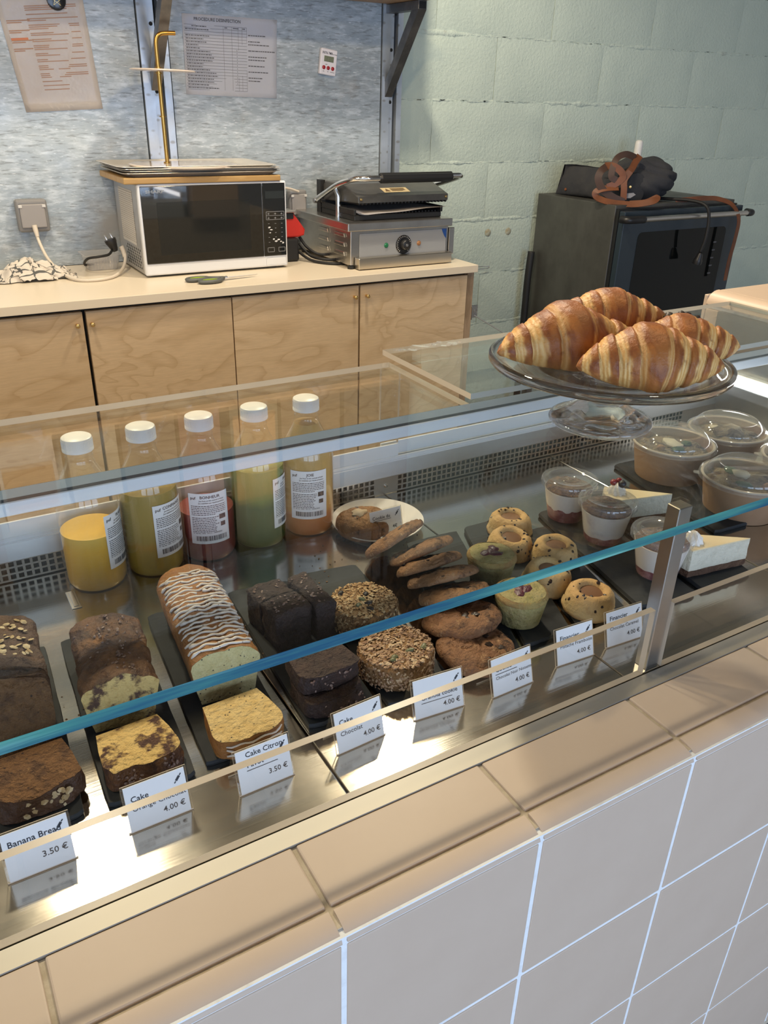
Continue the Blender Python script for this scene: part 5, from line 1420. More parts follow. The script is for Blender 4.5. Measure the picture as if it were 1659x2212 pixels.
bm = new_bm(); tube(bm, smooth_path([(.262, 2.560, .094), (.242, 2.53, .087), (.205, 2.52, .084), (.180, 2.54, .078), (.172, 2.575, .062), (.178, 2.61, .045), (.205, 2.66, .036), (.26, 2.705, .034), (.30, 2.71, .034)], 8), .0042, 10); obj('cable', bm, m_rubber, t, world=True, smooth=180)
t = thing('plastic_tub', 'small clear ribbed plastic tub against the steel sheet, left of the microwave', 'tub', (.235, 2.625, CT))
bm = new_bm()
def rr_ring(bm, hx, hy, z, r=.012, n=6):
    out = []
    for sx, sy, a0 in ((1, 1, 0), (-1, 1, pi/2), (-1, -1, pi), (1, -1, 3*pi/2)):
        for k in range(n+1):
            a = a0+k/n*pi/2; out.append(bm.verts.new((sx*(hx-r)+r*cos(a), sy*(hy-r)+r*sin(a), z)))
    return out
R_ = [rr_ring(bm, .047, .038, .0006), rr_ring(bm, .049, .040, .004), rr_ring(bm, .058, .050, .052), rr_ring(bm, .064, .056, .0535), rr_ring(bm, .0645, .0565, .0515)]
for A, B in zip(R_[:-1], R_[1:]):
    n = len(A)
    for k in range(n): bm.faces.new((A[k], A[(k+1) % n], B[(k+1) % n], B[k]))
bm.faces.new(R_[0][::-1]); obj('tub_wall', bm, thin_glass('cloudy_plastic', (.9, .9, .9), .06, .1, .35, (.62, .6, .57)), t, smooth=40)
bm = new_bm()
for k in range(9):
    x = -.04+.01*k; M2 = Rm('X', -.19); box(bm, x-.001, x+.001, -.0405-.0012, -.0405, .005, .044, M=Tm(0, 0, 0) @ Rm('X', .19*0+.0) @ Matrix(((1, 0, 0, 0), (0, 1, -.2, 0), (0, 0, 1, 0), (0, 0, 0, 1))))
obj('ribs', bm, m_lid, t, smooth=0)
t = thing('dish_cloth', 'crumpled white dish cloth with dark check lines under the grey socket', 'cloth', (-.005, 2.555, CT))
nt = NT('checked_cloth')
uv = nt.new('ShaderNodeAttribute', attribute_name='weave').outputs['Vector']
sp = nt.new('ShaderNodeSeparateXYZ', {0: uv})
fx = [nt.new('ShaderNodeMath', {0: nt.new('ShaderNodeMath', {0: nt.new('ShaderNodeMath', {0: sp.outputs[i], 1: 24.0}, operation='MULTIPLY').outputs[0]}, operation='FRACT').outputs[0], 1: .13}, operation='LESS_THAN').outputs[0] for i in (0, 1)]
mxx = nt.new('ShaderNodeMath', {0: fx[0], 1: fx[1]}, operation='MAXIMUM').outputs[0]
mc = nt.new('ShaderNodeMix', {'Factor': mxx}, data_type='RGBA'); mc.inputs[6].default_value = (.62, .56, .48, 1); mc.inputs[7].default_value = (.10, .10, .095, 1)
pb = nt.new('ShaderNodeBsdfPrincipled', {'Base Color': mc.outputs[2], 'Roughness': .9}); nt.ln(pb.outputs[0], nt.out.inputs[0])
bm = new_bm(); n = 84; g = []; wv = []
for i in range(n+1):
    row_ = []
    for j in range(n+1):
        u, v = i/n*2-1, j/n*2-1
        p = Vector((u*2.3, v*2.3, 3.1)); 
        rr = math.hypot(u, v*.9)
        x = u*.130 + .035*fbm((u*2.2, v*2.2, 7), 2); y = v*.085 + .030*fbm((u*2.4+5, v*2.4, 2), 2)
        z = max(.0015, (.052*(1-min(1, rr)**1.6) + .020*abs(fbm((u*3.3, v*3.3, 11), 3)) - .004)) + .0015
        row_.append(bm.verts.new((x, y, z))); wv.append((u*.16+.3, v*.16+.3, 0))
    g.append(row_)
for i in range(n):
    for j in range(n): bm.faces.new((g[i][j], g[i+1][j], g[i+1][j+1], g[i][j+1]))
me = to_mesh('cloth', bm, nt.m, smooth=180)
at = me.attributes.new('weave', 'FLOAT_VECTOR', 'POINT')
for i, w_ in enumerate(wv): at.data[i].vector = w_
obj('cloth', me, None, t)

# ---- microwave
mw = thing('microwave', 'silver microwave oven with a black glass door on the cream worktop', 'microwave', (.585, 2.55, CT))
X0, X1, Z0_, Z1 = .3270, .8380, .0335, .3180
m_silver = mat('silver_paint', (.46, .45, .44), .35, .5); m_whitep = mat('pearl_white_plastic', (.72, .73, .75), .25)
m_blackglass = mat('black_door_glass', (.006, .007, .008), .03, spec=.9, coat=.6)
bm = new_bm(); box(bm, X0, X1, 2.412, 2.700, Z0_, Z1, .006, 3); obj('body', bm, m_silver, mw, world=True)
for x in (.36, .80):
    for y in (2.43, 2.67):
        bm = new_bm(); lathe(bm, [(0, 0), (.010, 0), (.012, .0065), (0, .0065)], 16, c=(x, y, CT)); obj('foot', bm, m_rubber, mw, world=True)
bm = new_bm(); box(bm, X0-.001, X1+.001, 2.390, 2.4118, Z0_, Z1, .006, 3); fr = obj('front_frame', bm, m_whitep, mw, world=True)
bm = new_bm(); box(bm, X0+.006, .7465, 2.3868, 2.3898, .0715, Z1-.0065, .002, 2); dg = obj('door', bm, m_blackglass, mw, world=True)
bm = new_bm(); box(bm, X0+.055, .700, 2.3858, 2.3867, .098, Z1-.055, .0003, 1); obj('door_window', bm, mat('perforated_window', (.005, .006, .007), .05, spec=.7, layers=[('voro', (.012, .014, .015), 380, .22, .3)]), dg, world=True)
bm = new_bm(); add_text(bm, 'SHARP', .0165, lambda x, y: Vector((.3490+x*1.25, 2.3864, .2905+y*.8)), bold=.02); obj('lettering', bm, mat('silver_print', (.26, .28, .30), .4), dg, world=True, smooth=0)
bm = new_bm(); box(bm, .7480, X1-.006, 2.3868, 2.3898, .0715, Z1-.0065, .002, 2); cp = obj('control_panel', bm, m_blackglass, mw, world=True)
bm = new_bm(); box(bm, .7580, .8270, 2.3858, 2.3867, .262, .286); obj('display', bm, mat('dim_display', (.025, .03, .032), .1), cp, world=True, smooth=0)
m_line = mat('pale_print', (.40, .40, .41), .5)
bm = new_bm(); P_ = lambda x, y: Vector((x, 2.3862, y))
def frame_q(x0, x1, y0, y1, w=.0009):
    add_quad(bm, x0, x1, y0, y0+w, P_); add_quad(bm, x0, x1, y1-w, y1, P_); add_quad(bm, x0, x0+w, y0, y1, P_); add_quad(bm, x1-w, x1, y0, y1, P_)
frame_q(.7590, .8270, .1930, .2200); add_quad(bm, .7590, .8270, .2062, .2070, P_); frame_q(.7610, .7860, .0850, .1000); frame_q(.8020, .8270, .0850, .1000)
for x in (.768, .793, .817):
    for z in (.1985, .2125):
        add_quad(bm, x-.004, x+.004, z-.0006, z+.0006, P_); add_quad(bm, x-.0006, x+.0006, z-.003, z+.003, P_)
for z in (.180, .165, .150, .135, .118):
    for x in (.768, .793, .817): add_quad(bm, x-.003, x+.003, z-.0004, z+.0004, P_)
obj('key_print', bm, m_line, cp, world=True, smooth=0)
bm = new_bm(); rnd = random.Random(12)
for k, (cx_, cz_) in enumerate(((.770, .168), (.776, .160), (.772, .150), (.785, .128), (.794, .121), (.803, .126), (.812, .119), (.820, .114))):
    blob(bm, (cx_, 2.3862, cz_), (rnd.uniform(.003, .008), .0003, rnd.uniform(.0012, .003)), 1, .5, 2, k, M=None)
obj('torn_film', bm, m_paper, cp, world=True)
bm = new_bm(); box(bm, .7550, .8305, 2.3872, 2.3900, .0390, .0660, .003, 2); obj('door_button', bm, m_whitep, mw, world=True)
bm = new_bm(); add_quad(bm, 2.47, 2.64, .12, .292, lambda x, y: Vector((X0-.0006, x, y))); lab = obj('warning_label', bm, mat('cream_label', (.58, .55, .50), .5), mw, world=True, smooth=0)
bm = new_bm(); rnd = random.Random(1)
for k in range(24):
    z = .285-.0067*k; y = 2.636
    while y > 2.476: w = rnd.uniform(.004, .018); add_quad(bm, y-w, y, z-.0011, z+.0009, lambda a, b: Vector((X0-.001, a, b))); y -= w+.003
obj('label_print', bm, mat('brown_print', (.36, .31, .26), .6), lab, world=True, smooth=0)
bm = new_bm()
for r in range(7):
    for c in range(8):
        y = 2.440+.022*c+(.011 if r % 2 else 0); z = .052+.0095*r
        prism(bm, [(y-.0055, z-.003), (y+.0055, z-.003), (y, z+.0038)], 0, .0006, M=Matrix(((0, 0, -1, X0-.0001), (1, 0, 0, 0), (0, 1, 0, 0), (0, 0, 0, 1))))
obj('side_vents', bm, m_dark, mw, world=True, smooth=0)

# ---- board, trays and tiered stand on top of the microwave
t = thing('cutting_board', 'bamboo cutting board lying on the microwave under the trays', 'board', (.55, 2.54, .3182))
bm = new_bm(); box(bm, .285, .818, 2.385, 2.700, .3182, .3370, .003, 2); obj('board', bm, mat('bamboo', (.42, .26, .09), .45, layers=[('noise', (.34, .19, .06), 6, .4, .7, (.5, 14, 3)), ('noise', (.52, .34, .14), 5, .55, .75, (1, 22, 3))]), t, world=True)
m_tray = mat('brushed_tray', (.70, .66, .60), .34, .55, layers=[('noise', (.62, .58, .52), 12, .4, .7)])
tr0 = None
for k in range(4):
    z = .3374+.0062*k; dx = (.0, .004, -.003, -.012)[k]; dy = (0, .004, -.002, .003)[k]
    t = thing('serving_tray', ('lowest of the four thin metal trays, lying on the bamboo board', 'second thin metal tray from the bottom of the stack on the microwave', 'third thin metal tray from the bottom of the stack on the microwave', 'topmost thin metal tray, under the round pale disc')[k], 'tray', (.555+dx, 2.540+dy, z), (.0, .01, -.012, .008)[k], 'metal trays stacked on the microwave')
    if tr0 is None:
        bm = new_bm(); R_ = [rr_ring(bm, hx, hy, zz, .03) for hx, hy, zz in ((.235, .130, .0006), (.244, .139, .0010), (.262, .153, .0125), (.270, .159, .0130), (.2705, .1595, .0120), (.2625, .1535, .0112), (.2445, .1395, 0), (.235, .130, 0))]
        for A, B in zip(R_[:-1], R_[1:]):
            n = len(A)
            for q in range(n): bm.faces.new((A[q], A[(q+1) % n], B[(q+1) % n], B[q]))
        bm.faces.new(R_[0]); bm.faces.new(R_[-1][::-1]); bmesh.ops.recalc_face_normals(bm, faces=bm.faces)
        tr0 = to_mesh('tray_body', bm, m_tray, smooth=40)
    obj('tray_body', tr0, None, t)
TX, TY, TZ = .4770, 2.545, .3590
t = thing('tiered_stand', 'pale two-tier display stand with a bent brass rod, standing on the trays', 'stand', (TX, TY, TZ))
m_aged = mat('aged_brass', (.46, .27, .07), .28, 1.0)
m_disc = mat('pale_lacquer', (.64, .54, .45), .12, coat=.5)
bm = new_bm(); lathe(bm, [(0, 0), (.174, 0), (.1785, .0025), (.1795, .005), (.1775, .0068), (.170, .0072), (0, .0072)], 96); obj('lower_plate', bm, m_disc, t, loc=(.0515, -.012, .0006), smooth=40)
bm = new_bm(); lathe(bm, [(0, 0), (.098, .0005), (.1035, .003), (.1035, .005), (.1, .0065), (0, .0062)], 72); obj('upper_plate', bm, m_disc, t, loc=(.012, 0, .2780), rot=(0, math.radians(.6), 0), smooth=40)
bm = new_bm(); tube(bm, smooth_path([(0, 0, .0072), (-.001, 0, .15), (-.002, 0, .30), (-.002, 0, .352), (.002, 0, .372), (.014, 0, .383), (.035, 0, .3865), (.062, 0, .3875)], 8), .0066, 14); obj('rod', bm, m_aged, t, smooth=60)
for z in (.0085, .147, .272, .2868):
    bm = new_bm(); lathe(bm, [(.0066, 0), (.0105, .0), (.0105, .0035), (.0066, .0035)], 24, c=(-.0015, 0, z), closed=True); obj('collar', bm, m_aged, t)

# ---- scissors
t = thing('scissors', 'kitchen scissors with grey and lime handles lying in front of the microwave', 'scissors', (.52, 2.262, CT), math.radians(4))
m_lime = mat('lime_rubber', (.24, .36, .02), .5); m_gh = mat('grey_handle', (.10, .105, .10), .5)
for k, (cx_, cy_, a) in enumerate(((-.055, .024, -.12), (-.030, -.022, .30))):
    bm = new_bm(); pts = [(cx_+.036*cos(q/24*2*pi), cy_+.017*sin(q/24*2*pi), .0075) for q in range(25)]; tube(bm, pts, .0068, 10, flat=.9); tube(bm, [(cx_+.034, cy_-.002, .0075), (.030, .003-.003*k, .008)], [.0062, .005], 10); obj('handle', bm, m_gh, t, smooth=180)
    bm = new_bm(); lathe(bm, [(.0, .011), (.0255, .012), (.029, .008), (.027, .0035), (0, .003)], 32, M=Tm(cx_, cy_, 0) @ Matrix.Diagonal((1, .42, 1, 1))); obj('lime_inlay', bm, m_lime, t, smooth=60)
for k in range(2):
    bm = new_bm(); prism(bm, [(.020, -.006), (.040, -.008), (.150, .002+.004*k), (.152, .004+.004*k), (.040, .006), (.020, .005)], .0045+.003*k, .0066+.003*k, M=Rm('Z', .05-.09*k)); obj('blade', bm, m_chrome, t, smooth=0)
bm = new_bm(); lathe(bm, [(0, .0135), (.004, .013), (.005, .0105), (.005, .004)], 16, c=(.036, 0, 0)); obj('rivet', bm, m_steel, t)
# ---- red hand tool and black leads between microwave and grill
t = thing('hand_tool', 'red and black hand tool standing between the microwave and the grill', 'tool', (.905, 2.52, CT))
m_red = mat('red_plastic', (.55, .025, .015), .4)
bm = new_bm(); box(bm, -.045, .022, -.04, .04, .001, .0835, .008, 2); obj('battery_base', bm, m_black, t, smooth=40)
bm = new_bm(); prism(bm, [(-.040, .084), (.024, .084), (.050, .090), (.054, .112), (.034, .124), (.014, .150), (.010, .172), (-.008, .180), (-.040, .176)], -.026, .026, M=Matrix(((1, 0, 0, 0), (0, 0, 1, 0), (0, 1, 0, 0), (0, 0, 0, 1))), bev=.006); bmesh.ops.recalc_face_normals(bm, faces=bm.faces); obj('red_housing', bm, m_red, t, smooth=40)
bm = new_bm(); box(bm, -.055, .006, -.030, .030, .1500, .1720, .003, 2); obj('black_band', bm, m_black, t)
bm = new_bm(); box(bm, -.050, .012, -.036, .030, .1725, .1800, .002, 1); obj('grey_clip', bm, m_steel, t)
t = thing('black_leads', 'tangle of black rubber leads on the worktop left of the grill', 'cable', (.99, 2.4, CT))
for k, pts in enumerate((((.930, 2.50, .060), (.955, 2.44, .036), (1.00, 2.37, .0325), (1.055, 2.36, .0325), (1.10, 2.44, .0335)), ((.940, 2.51, .085), (.96, 2.46, .05), (.985, 2.40, .044), (1.03, 2.385, .043), (1.08, 2.42, .043)), ((.945, 2.52, .11), (.965, 2.50, .075), (.99, 2.46, .054), (1.03, 2.44, .053), (1.09, 2.48, .050)))):
    bm = new_bm(); tube(bm, smooth_path(pts, 8), .0052, 10); obj('lead', bm, m_rubber, t, world=True, smooth=180)
t = thing('beige_lead', 'thin beige lead arching from the microwave to the grey socket behind the red tool', 'cord', (.9, 2.68, .25))
bm = new_bm(); tube(bm, smooth_path([(.838, 2.66, .262), (.90, 2.665, .268), (.97, 2.67, .264), (1.02, 2.676, .250)], 8), .004, 8); obj('cable', bm, m_wcord, t, world=True)

# ---- panini grill
gr_ = thing('contact_grill', 'stainless contact grill with a black ribbed press and chrome arm, on the worktop', 'grill', (1.24, 2.43, CT))
m_iron = mat('grey_enamelled_iron', (.075, .073, .066), .32, layers=[('noise', (.055, .053, .05), 20, .4, .7)])
m_blackiron = mat('black_iron', (.014, .014, .014), .45)
GX0, GX1 = 1.028, 1.447
bm = new_bm()
box(bm, GX0, GX1, 2.268, 2.690, .038, .158, .003, 2)
body = obj('body', bm, m_steel, gr_, world=True)
bm = new_bm(); box(bm, GX0-.020, GX1+.006, 2.250, 2.692, .1582, .186, .003, 2); obj('top_frame', bm, m_steel, gr_, world=True)
for r in range(3):
    for c in range(2):
        y = 2.345+.13*c; z = .075+.032*r
        bm = new_bm(); prism(bm, [(y-.040, z-.007), (y+.040, z-.007), (y+.034, z+.006), (y-.034, z+.006)], 0, .006, M=Matrix(((0, 0, -1, GX0-.0005), (1, 0, 0, 0), (0, 1, 0, 0), (0, 0, 0, 1))), bev=.002); bmesh.ops.recalc_face_normals(bm, faces=bm.faces); obj('louvre', bm, m_steel, body, world=True)
m_panel = mat('grey_front_panel', (.30, .31, .32), .4)
bm = new_bm(); box(bm, GX0+.035, GX1-.010, 2.2655, 2.2678, .054, .148, .001, 1); fp = obj('front_panel', bm, m_panel, gr_, world=True)
bm = new_bm(); prism(bm, [(1.415, .148), (1.437, .148), (1.437, .112), (1.428, .122), (1.420, .136)], 0, .0004, M=Matrix(((1, 0, 0, 0), (0, 0, 1, 2.2648), (0, 1, 0, 0), (0, 0, 0, 1)))); obj('blue_corner', bm, mat('blue_print', (.02, .08, .30), .4), fp, world=True, smooth=0)
DX, DZ = 1.2480, .1010
bm = new_bm(); lathe(bm, [(0, .0030), (.031, .0028), (.0335, .001), (.0335, 0)], 48, M=Tm(DX, 2.2655, DZ) @ Rm('X', pi/2)); sk = obj('dial_skirt', bm, m_black, gr_, world=True)
bm = new_bm()
for k in range(21):
    a = math.radians(-140+14*k); tube(bm, [(DX+.026*sin(a), 2.2623, DZ+.026*cos(a)), (DX+.0305*sin(a), 2.2623, DZ+.0305*cos(a))], .0006, 4)
obj('dial_marks', bm, m_paper, sk, world=True)
bm = new_bm(); lathe(bm, [(0, .020), (.014, .020), (.0175, .0175), (.0195, .003)], 40, M=Tm(DX+.002, 2.2625, DZ) @ Rm('X', pi/2)); kn = obj('dial', bm, m_black, gr_, world=True, smooth=50)
bm = new_bm(); lathe(bm, [(0, .0012), (.0048, .001), (.0052, 0)], 20, M=Tm(DX+.002, 2.2425, DZ) @ Rm('X', pi/2)); obj('dial_cap', bm, m_steel, kn, world=True)
for x, c, nm in ((1.174, (.02, .17, .07), 'green_lamp'), (1.3150, (.33, .16, .07), 'amber_lamp')):
    bm = new_bm(); lathe(bm, [(0, .005), (.0055, .0045), (.0075, .0015), (.009, .001), (.009, 0)], 24, M=Tm(x, 2.2655, DZ+.001) @ Rm('X', pi/2)); obj(nm, bm, mat(nm, c, .2), gr_, world=True)
bm = new_bm(); box(bm, 1.0415, 1.4420, 2.228, 2.262, .0300, .0680, .002, 1); box(bm, 1.046, 1.438, 2.236, 2.40, .0300, .0375); obj('drip_tray', bm, mat('tray_steel', (.66, .60, .50), .28, 1.0), gr_, world=True)
bm = new_bm(); box(bm, GX1+.0065, 1.478, 2.27, 2.33, .052, .150, .002, 1); obj('side_bracket', bm, m_steel, gr_, world=True)
for x in (1.034, 1.440):
    for y in (2.275, 2.66):
        bm = new_bm(); lathe(bm, [(0, 0), (.012, 0), (.0135, .004), (.012, .0105), (0, .0105)], 20, c=(x, y, CT)); obj('foot', bm, m_rubber, gr_, world=True)
bm = new_bm(); box(bm, 1.060, 1.432, 2.300, 2.560, .1862, .205, .003, 2)
for k in range(26):
    x = 1.066+.0144*k; box(bm, x-.003, x+.003, 2.31, 2.55, .205, .2095)
box(bm, 1.056, 1.066, 2.296, 2.56, .205, .225, .002, 1); box(bm, 1.426, 1.436, 2.296, 2.56, .205, .226, .002, 1); box(bm, 1.056, 1.436, 2.55, 2.562, .205, .235, .002, 1)
obj('lower_plate', bm, m_blackiron, gr_, world=True)
bm = new_bm()                                                       # the domed upper press, a little open at the front
pr = [(2.292, .246), (2.292, .268), (2.400, .300), (2.545, .300), (2.565, .285), (2.565, .230)]
prism(bm, pr, 1.070, 1.455, M=Matrix(((0, 0, 1, 0), (1, 0, 0, 0), (0, 1, 0, 0), (0, 0, 0, 1))), bev=.004); bmesh.ops.recalc_face_normals(bm, faces=bm.faces)
up = obj('upper_press', bm, m_iron, gr_, world=True)
bm = new_bm()
for k in range(26):
    x = 1.078+.0148*k; prism(bm, [(x-.005, .2458), (x+.005, .2458), (x, .2385)], 2.296, 2.55, M=Matrix(((1, 0, 0, 0), (0, 0, 1, 0), (0, 1, 0, 0), (0, 0, 0, 1))))
obj('press_ribs', bm, m_blackiron, up, world=True, smooth=0)
sl_ = Vector((0, .108, .032)).normalized(); nn = Vector((0, -.032, .108)).normalized()
def stk(x, y, o=.0006): return Vector((1.2490+x, 2.318, .2757))+sl_*y+nn*o
bm = new_bm(); add_quad(bm, -.055, .055, 0, .040, stk); sk_ = obj('warning_sticker', bm, mat('cream_sticker', (.60, .46, .24), .5), up, world=True, smooth=0)
bm = new_bm(); g_ = lambda x, y: stk(x, y, .0012)
bm.faces.new([bm.verts.new(g_(*p)) for p in ((-.046, .008), (-.024, .008), (-.035, .033))])
for k in range(5): add_quad(bm, -.018, .042-(.012 if k == 4 else 0), .031-.0052*k, .0338-.0052*k, g_)
obj('sticker_print', bm, mat('brown_print', (.14, .08, .03), .6), sk_, world=True, smooth=0)
for x in (1.082, 1.443):
    bm = new_bm(); lathe(bm, [(0, .004), (.004, .003), (.005, 0)], 14, M=Tm(x, 2.291, .258) @ Rm('X', pi/2)); obj('bolt', bm, m_gold, up, world=True)
# chrome arm: from the rear pivot up to the handle bar and back
bm = new_bm()
tube(bm, smooth_path([(1.046, 2.575, .232), (1.046, 2.50, .262), (1.048, 2.40, .300), (1.062, 2.315, .323), (1.095, 2.285, .327), (1.15, 2.280, .328), (1.30, 2.280, .330), (1.462, 2.280, .332), (1.498, 2.285, .330), (1.513, 2.315, .322), (1.506, 2.40, .298), (1.482, 2.50, .268), (1.475, 2.56, .250)], 8), .0098, 14)
obj('chrome_arm', bm, m_chrome, gr_, world=True, smooth=180)
bm = new_bm(); prof = []
M3 = Matrix(((0, 0, 1, 1.150), (0, 1, 0, 2.280), (1, 0, 0, .3285), (0, 0, 0, 1)))
lathe(bm, [(0, 0), (.0145, .0), (.0178, .004), (.0178, .302), (.0145, .306), (0, .306)], 36, M=M3, f=lambda a, r, z: (r*(1 if int(a/(2*pi)*18) % 2 else .93), z)); obj('black_grip', bm, m_black, gr_, world=True, smooth=30)
bm = new_bm(); tube(bm, [(1.058, 2.42, .1862), (1.058, 2.42, .26), (1.052, 2.43, .285)], .0095, 14); obj('arm_post', bm, m_chrome, gr_, world=True, smooth=60)
bm = new_bm(); lathe(bm, [(0, -.012), (.009, -.012), (.009, .012), (0, .012)], 20, M=Tm(1.046, 2.575, .228) @ Rm('Y', pi/2)); obj('arm_pivot', bm, m_steel, gr_, world=True)
for x in (1.06, 1.44):
    bm = new_bm(); box(bm, x, x+.02, 2.568, 2.60, .186, .30); obj('rear_hinge', bm, m_blackiron, gr_, world=True)
t = thing('baking_paper', 'sheet of white baking paper on the open lower plate of the grill', 'paper', (1.26, 2.40, .21))
bm = new_bm(); n = 14; g = []
for i in range(n+1):
    g.append([bm.verts.new((1.078+.370*i/n+(.012 if j == 0 else 0), 2.278+.25*j/n, .2105+.010*(i/n)*(1-j/n)+.0012*sin(i*.8)-(.010*(1-i/n)*max(0, 1-j/3)) + (.006 if j < 1 else .004))) for j in range(n+1)])
for i in range(n):
    for j in range(n): bm.faces.new((g[i][j], g[i+1][j], g[i+1][j+1], g[i][j+1]))
bmesh.ops.solidify(bm, geom=list(bm.faces), thickness=.0004); obj('sheet', bm, mat('baking_paper_white', (.62, .58, .56), .6), t, world=True, smooth=180)

# ---- oven on its stand
OX0, OX1, OY0, OY1, OZ0, OZ1 = 2.300, 3.062, 2.235, 2.765, -.400, .1985
ov = thing('convection_oven', 'big dark steel oven with a glass door and bar handle, against the green block wall', 'oven', ((OX0+OX1)/2, 2.5, OZ0))
m_ovs = mat('dull_dark_steel', (.145, .14, .125), .48, .75, layers=[('noise', (.10, .098, .09), 5, .4, .7), ('noise', (.17, .165, .15), 3, .5, .75, (2, 2, .6))], rvar=(5, .42, .6))
bm = new_bm(); box(bm, OX0, OX1, OY0+.028, OY1, OZ0, OZ1, .003, 2); obj('body', bm, m_ovs, ov, world=True)
bm = new_bm(); box(bm, OX0+.006, OX1-.002, OY0+.010, OY0+.0278, OZ0+.02, OZ1-.014); obj('seal_gap', bm, m_black, ov, world=True, smooth=0)
m_ovblue = mat('blue_black_door', (.018, .030, .042), .35)
bm = new_bm(); box(bm, OX0+.008, OX1+.004, OY0-.022, OY0+.0098, OZ0+.03, OZ1-.020, .004, 2); dr = obj('door', bm, m_ovblue, ov, world=True)
bm = new_bm()
def rrect(x0, x1, z0, z1, r, n=6):
    out = []
    for cx_, cz_, a0 in ((x1-r, z1-r, 0), (x0+r, z1-r, pi/2), (x0+r, z0+r, pi), (x1-r, z0+r, 3*pi/2)):
        for k in range(n+1): a = a0+k/n*pi/2; out.append((cx_+r*cos(a), cz_+r*sin(a)))
    return out
prism(bm, rrect(OX0+.105, OX1-.085, OZ0+.08, OZ1-.108, .025), 0, .0008, M=Matrix(((1, 0, 0, 0), (0, 0, 1, OY0-.0230), (0, 1, 0, 0), (0, 0, 0, 1)))); bmesh.ops.recalc_face_normals(bm, faces=bm.faces)
obj('door_glass', bm, mat('dark_door_glass', (.004, .005, .005), .05, spec=.25), dr, world=True, smooth=0)
bm = new_bm()
for k in range(5): box(bm, 2.905, 2.925, OY0-.0236, OY0-.0231, .02-.035*k, .026-.035*k)
obj('door_marks', bm, m_inkgrey, dr, world=True, smooth=0)  # column of small grey bars on the door glass
bm = new_bm(); tube(bm, [(OX0+.060, OY0-.062, .1495), (OX1+.010, OY0-.062, .1495)], .0115, 16); obj('handle_bar', bm, m_steel, dr, world=True, smooth=60)
for x0, x1 in ((OX0-.012, OX0+.085), (OX1-.012, OX1+.030)):
    bm = new_bm(); tube(bm, smooth_path([((x0 if x0 < 2.5 else x1), OY0-.023, .1495), ((x0 if x0 < 2.5 else x1)+(.006 if x0 < 2.5 else -.006), OY0-.052, .1495), ((x0+.03 if x0 < 2.5 else x1-.015), OY0-.062, .1495), ((x1 if x0 < 2.5 else x0), OY0-.062, .1495)], 6), .0150, 14); obj('handle_end', bm, m_black, dr, world=True, smooth=180)
t = thing('oven_stand', 'dark steel stand under the oven', 'stand', (2.68, 2.5, -.9))
bm = new_bm(); box(bm, OX0+.01, OX1-.01, 2.25, 2.76, -.44, -.4005, .002, 1); obj('stand_top', bm, m_ovs, t, world=True)
for x in (OX0+.03, OX1-.03):
    for y in (2.28, 2.73):
        bm = new_bm(); box(bm, x-.018, x+.018, y-.018, y+.018, -.9, -.4405); obj('leg', bm, m_rawsteel, t, world=True, smooth=0)
t = thing('grey_hose', 'black rubber hose hanging down the left flank of the oven', 'hose', (2.28, 2.70, -.2))
bm = new_bm(); tube(bm, smooth_path([(2.272, 2.74, -.06), (2.262, 2.735, -.16), (2.262, 2.735, -.30), (2.275, 2.74, -.899)], 8), .017, 12); obj('hose', bm, m_rubber, t, world=True, smooth=180)

# ---- folded denim apron with leather straps, cord, bottle on top of the oven
OT = OZ1+.001
m_denim = mat('dark_denim', (.030, .031, .036), .9, layers=[('noise', (.050, .048, .047), 7, .40, .68), ('noise', (.018, .020, .026), 4, .5, .7)], bump=(.4, 150, .002))
m_leather = mat('tan_leather', (.17, .058, .022), .5, layers=[('noise', (.10, .035, .015), 10, .4, .7)])
m_leatherd = mat('dark_leather', (.060, .030, .018), .5)
ap = thing('denim_apron', 'folded dark denim apron with tan leather straps lying on top of the oven', 'apron', (2.58, 2.48, OT))
def soft(name, nx, ny, fn, th, m, smooth=180):
    bm = new_bm(); g = [[bm.verts.new(fn(i/nx, j/ny)) for j in range(ny+1)] for i in range(nx+1)]
    for i in range(nx):
        for j in range(ny): bm.faces.new((g[i][j], g[i+1][j], g[i+1][j+1], g[i][j+1]))
    bmesh.ops.solidify(bm, geom=list(bm.faces), thickness=th)
    return obj(name, bm, m, ap, smooth=smooth)
# folded bib: a slab of folded cloth along the left edge of the oven top, thin at its far end
bm = new_bm(); N, Mq = 34, 28; rings = []
for i in range(N+1):
    u = i/N; y = .195-.375*u
    h = .128-.010*u+.004*sin(u*7); w0 = -.232+.02*u; thick = .018+.105*min(1, u/.45)**.8
    ring = []
    for k in range(Mq):
        a = 2*pi*k/Mq; cxx = cos(a); szz = sin(a)
        x = w0+thick*.5+thick*.5*(abs(cxx)**.6)*(1 if cxx > 0 else -1)
        z = h/2+h/2*(abs(szz)**.45)*(1 if szz > 0 else -1)
        if cxx < 0: x += .030*(z/h)                                   # the near face leans back
        q = .005*fbm((x*12, y*9+z*5, z*13), 3)
        crease = .006*math.exp(-((u-.45-.35*(z/h))/.035)**2)
        yy = y + (.030*(1-z/h)*(1-u))
        ring.append(bm.verts.new((x+q+(crease if cxx < 0 else 0), yy, max(.0006, z+q*(1 if z > .01 else 0)))))
    rings.append(ring)
for A, B in zip(rings[:-1], rings[1:]):
    for k in range(Mq): bm.faces.new((A[k], A[(k+1) % Mq], B[(k+1) % Mq], B[k]))
bm.faces.new(rings[0]); bm.faces.new(rings[-1]); bmesh.ops.recalc_face_normals(bm, faces=bm.faces)
obj('folded_bib', bm, m_denim, ap, smooth=60)
bm = new_bm()                                                        # the gathered rest: rounder, creased
vs = blob(bm, (0, 0, 0), (.178, .125, .098), 5, 0)
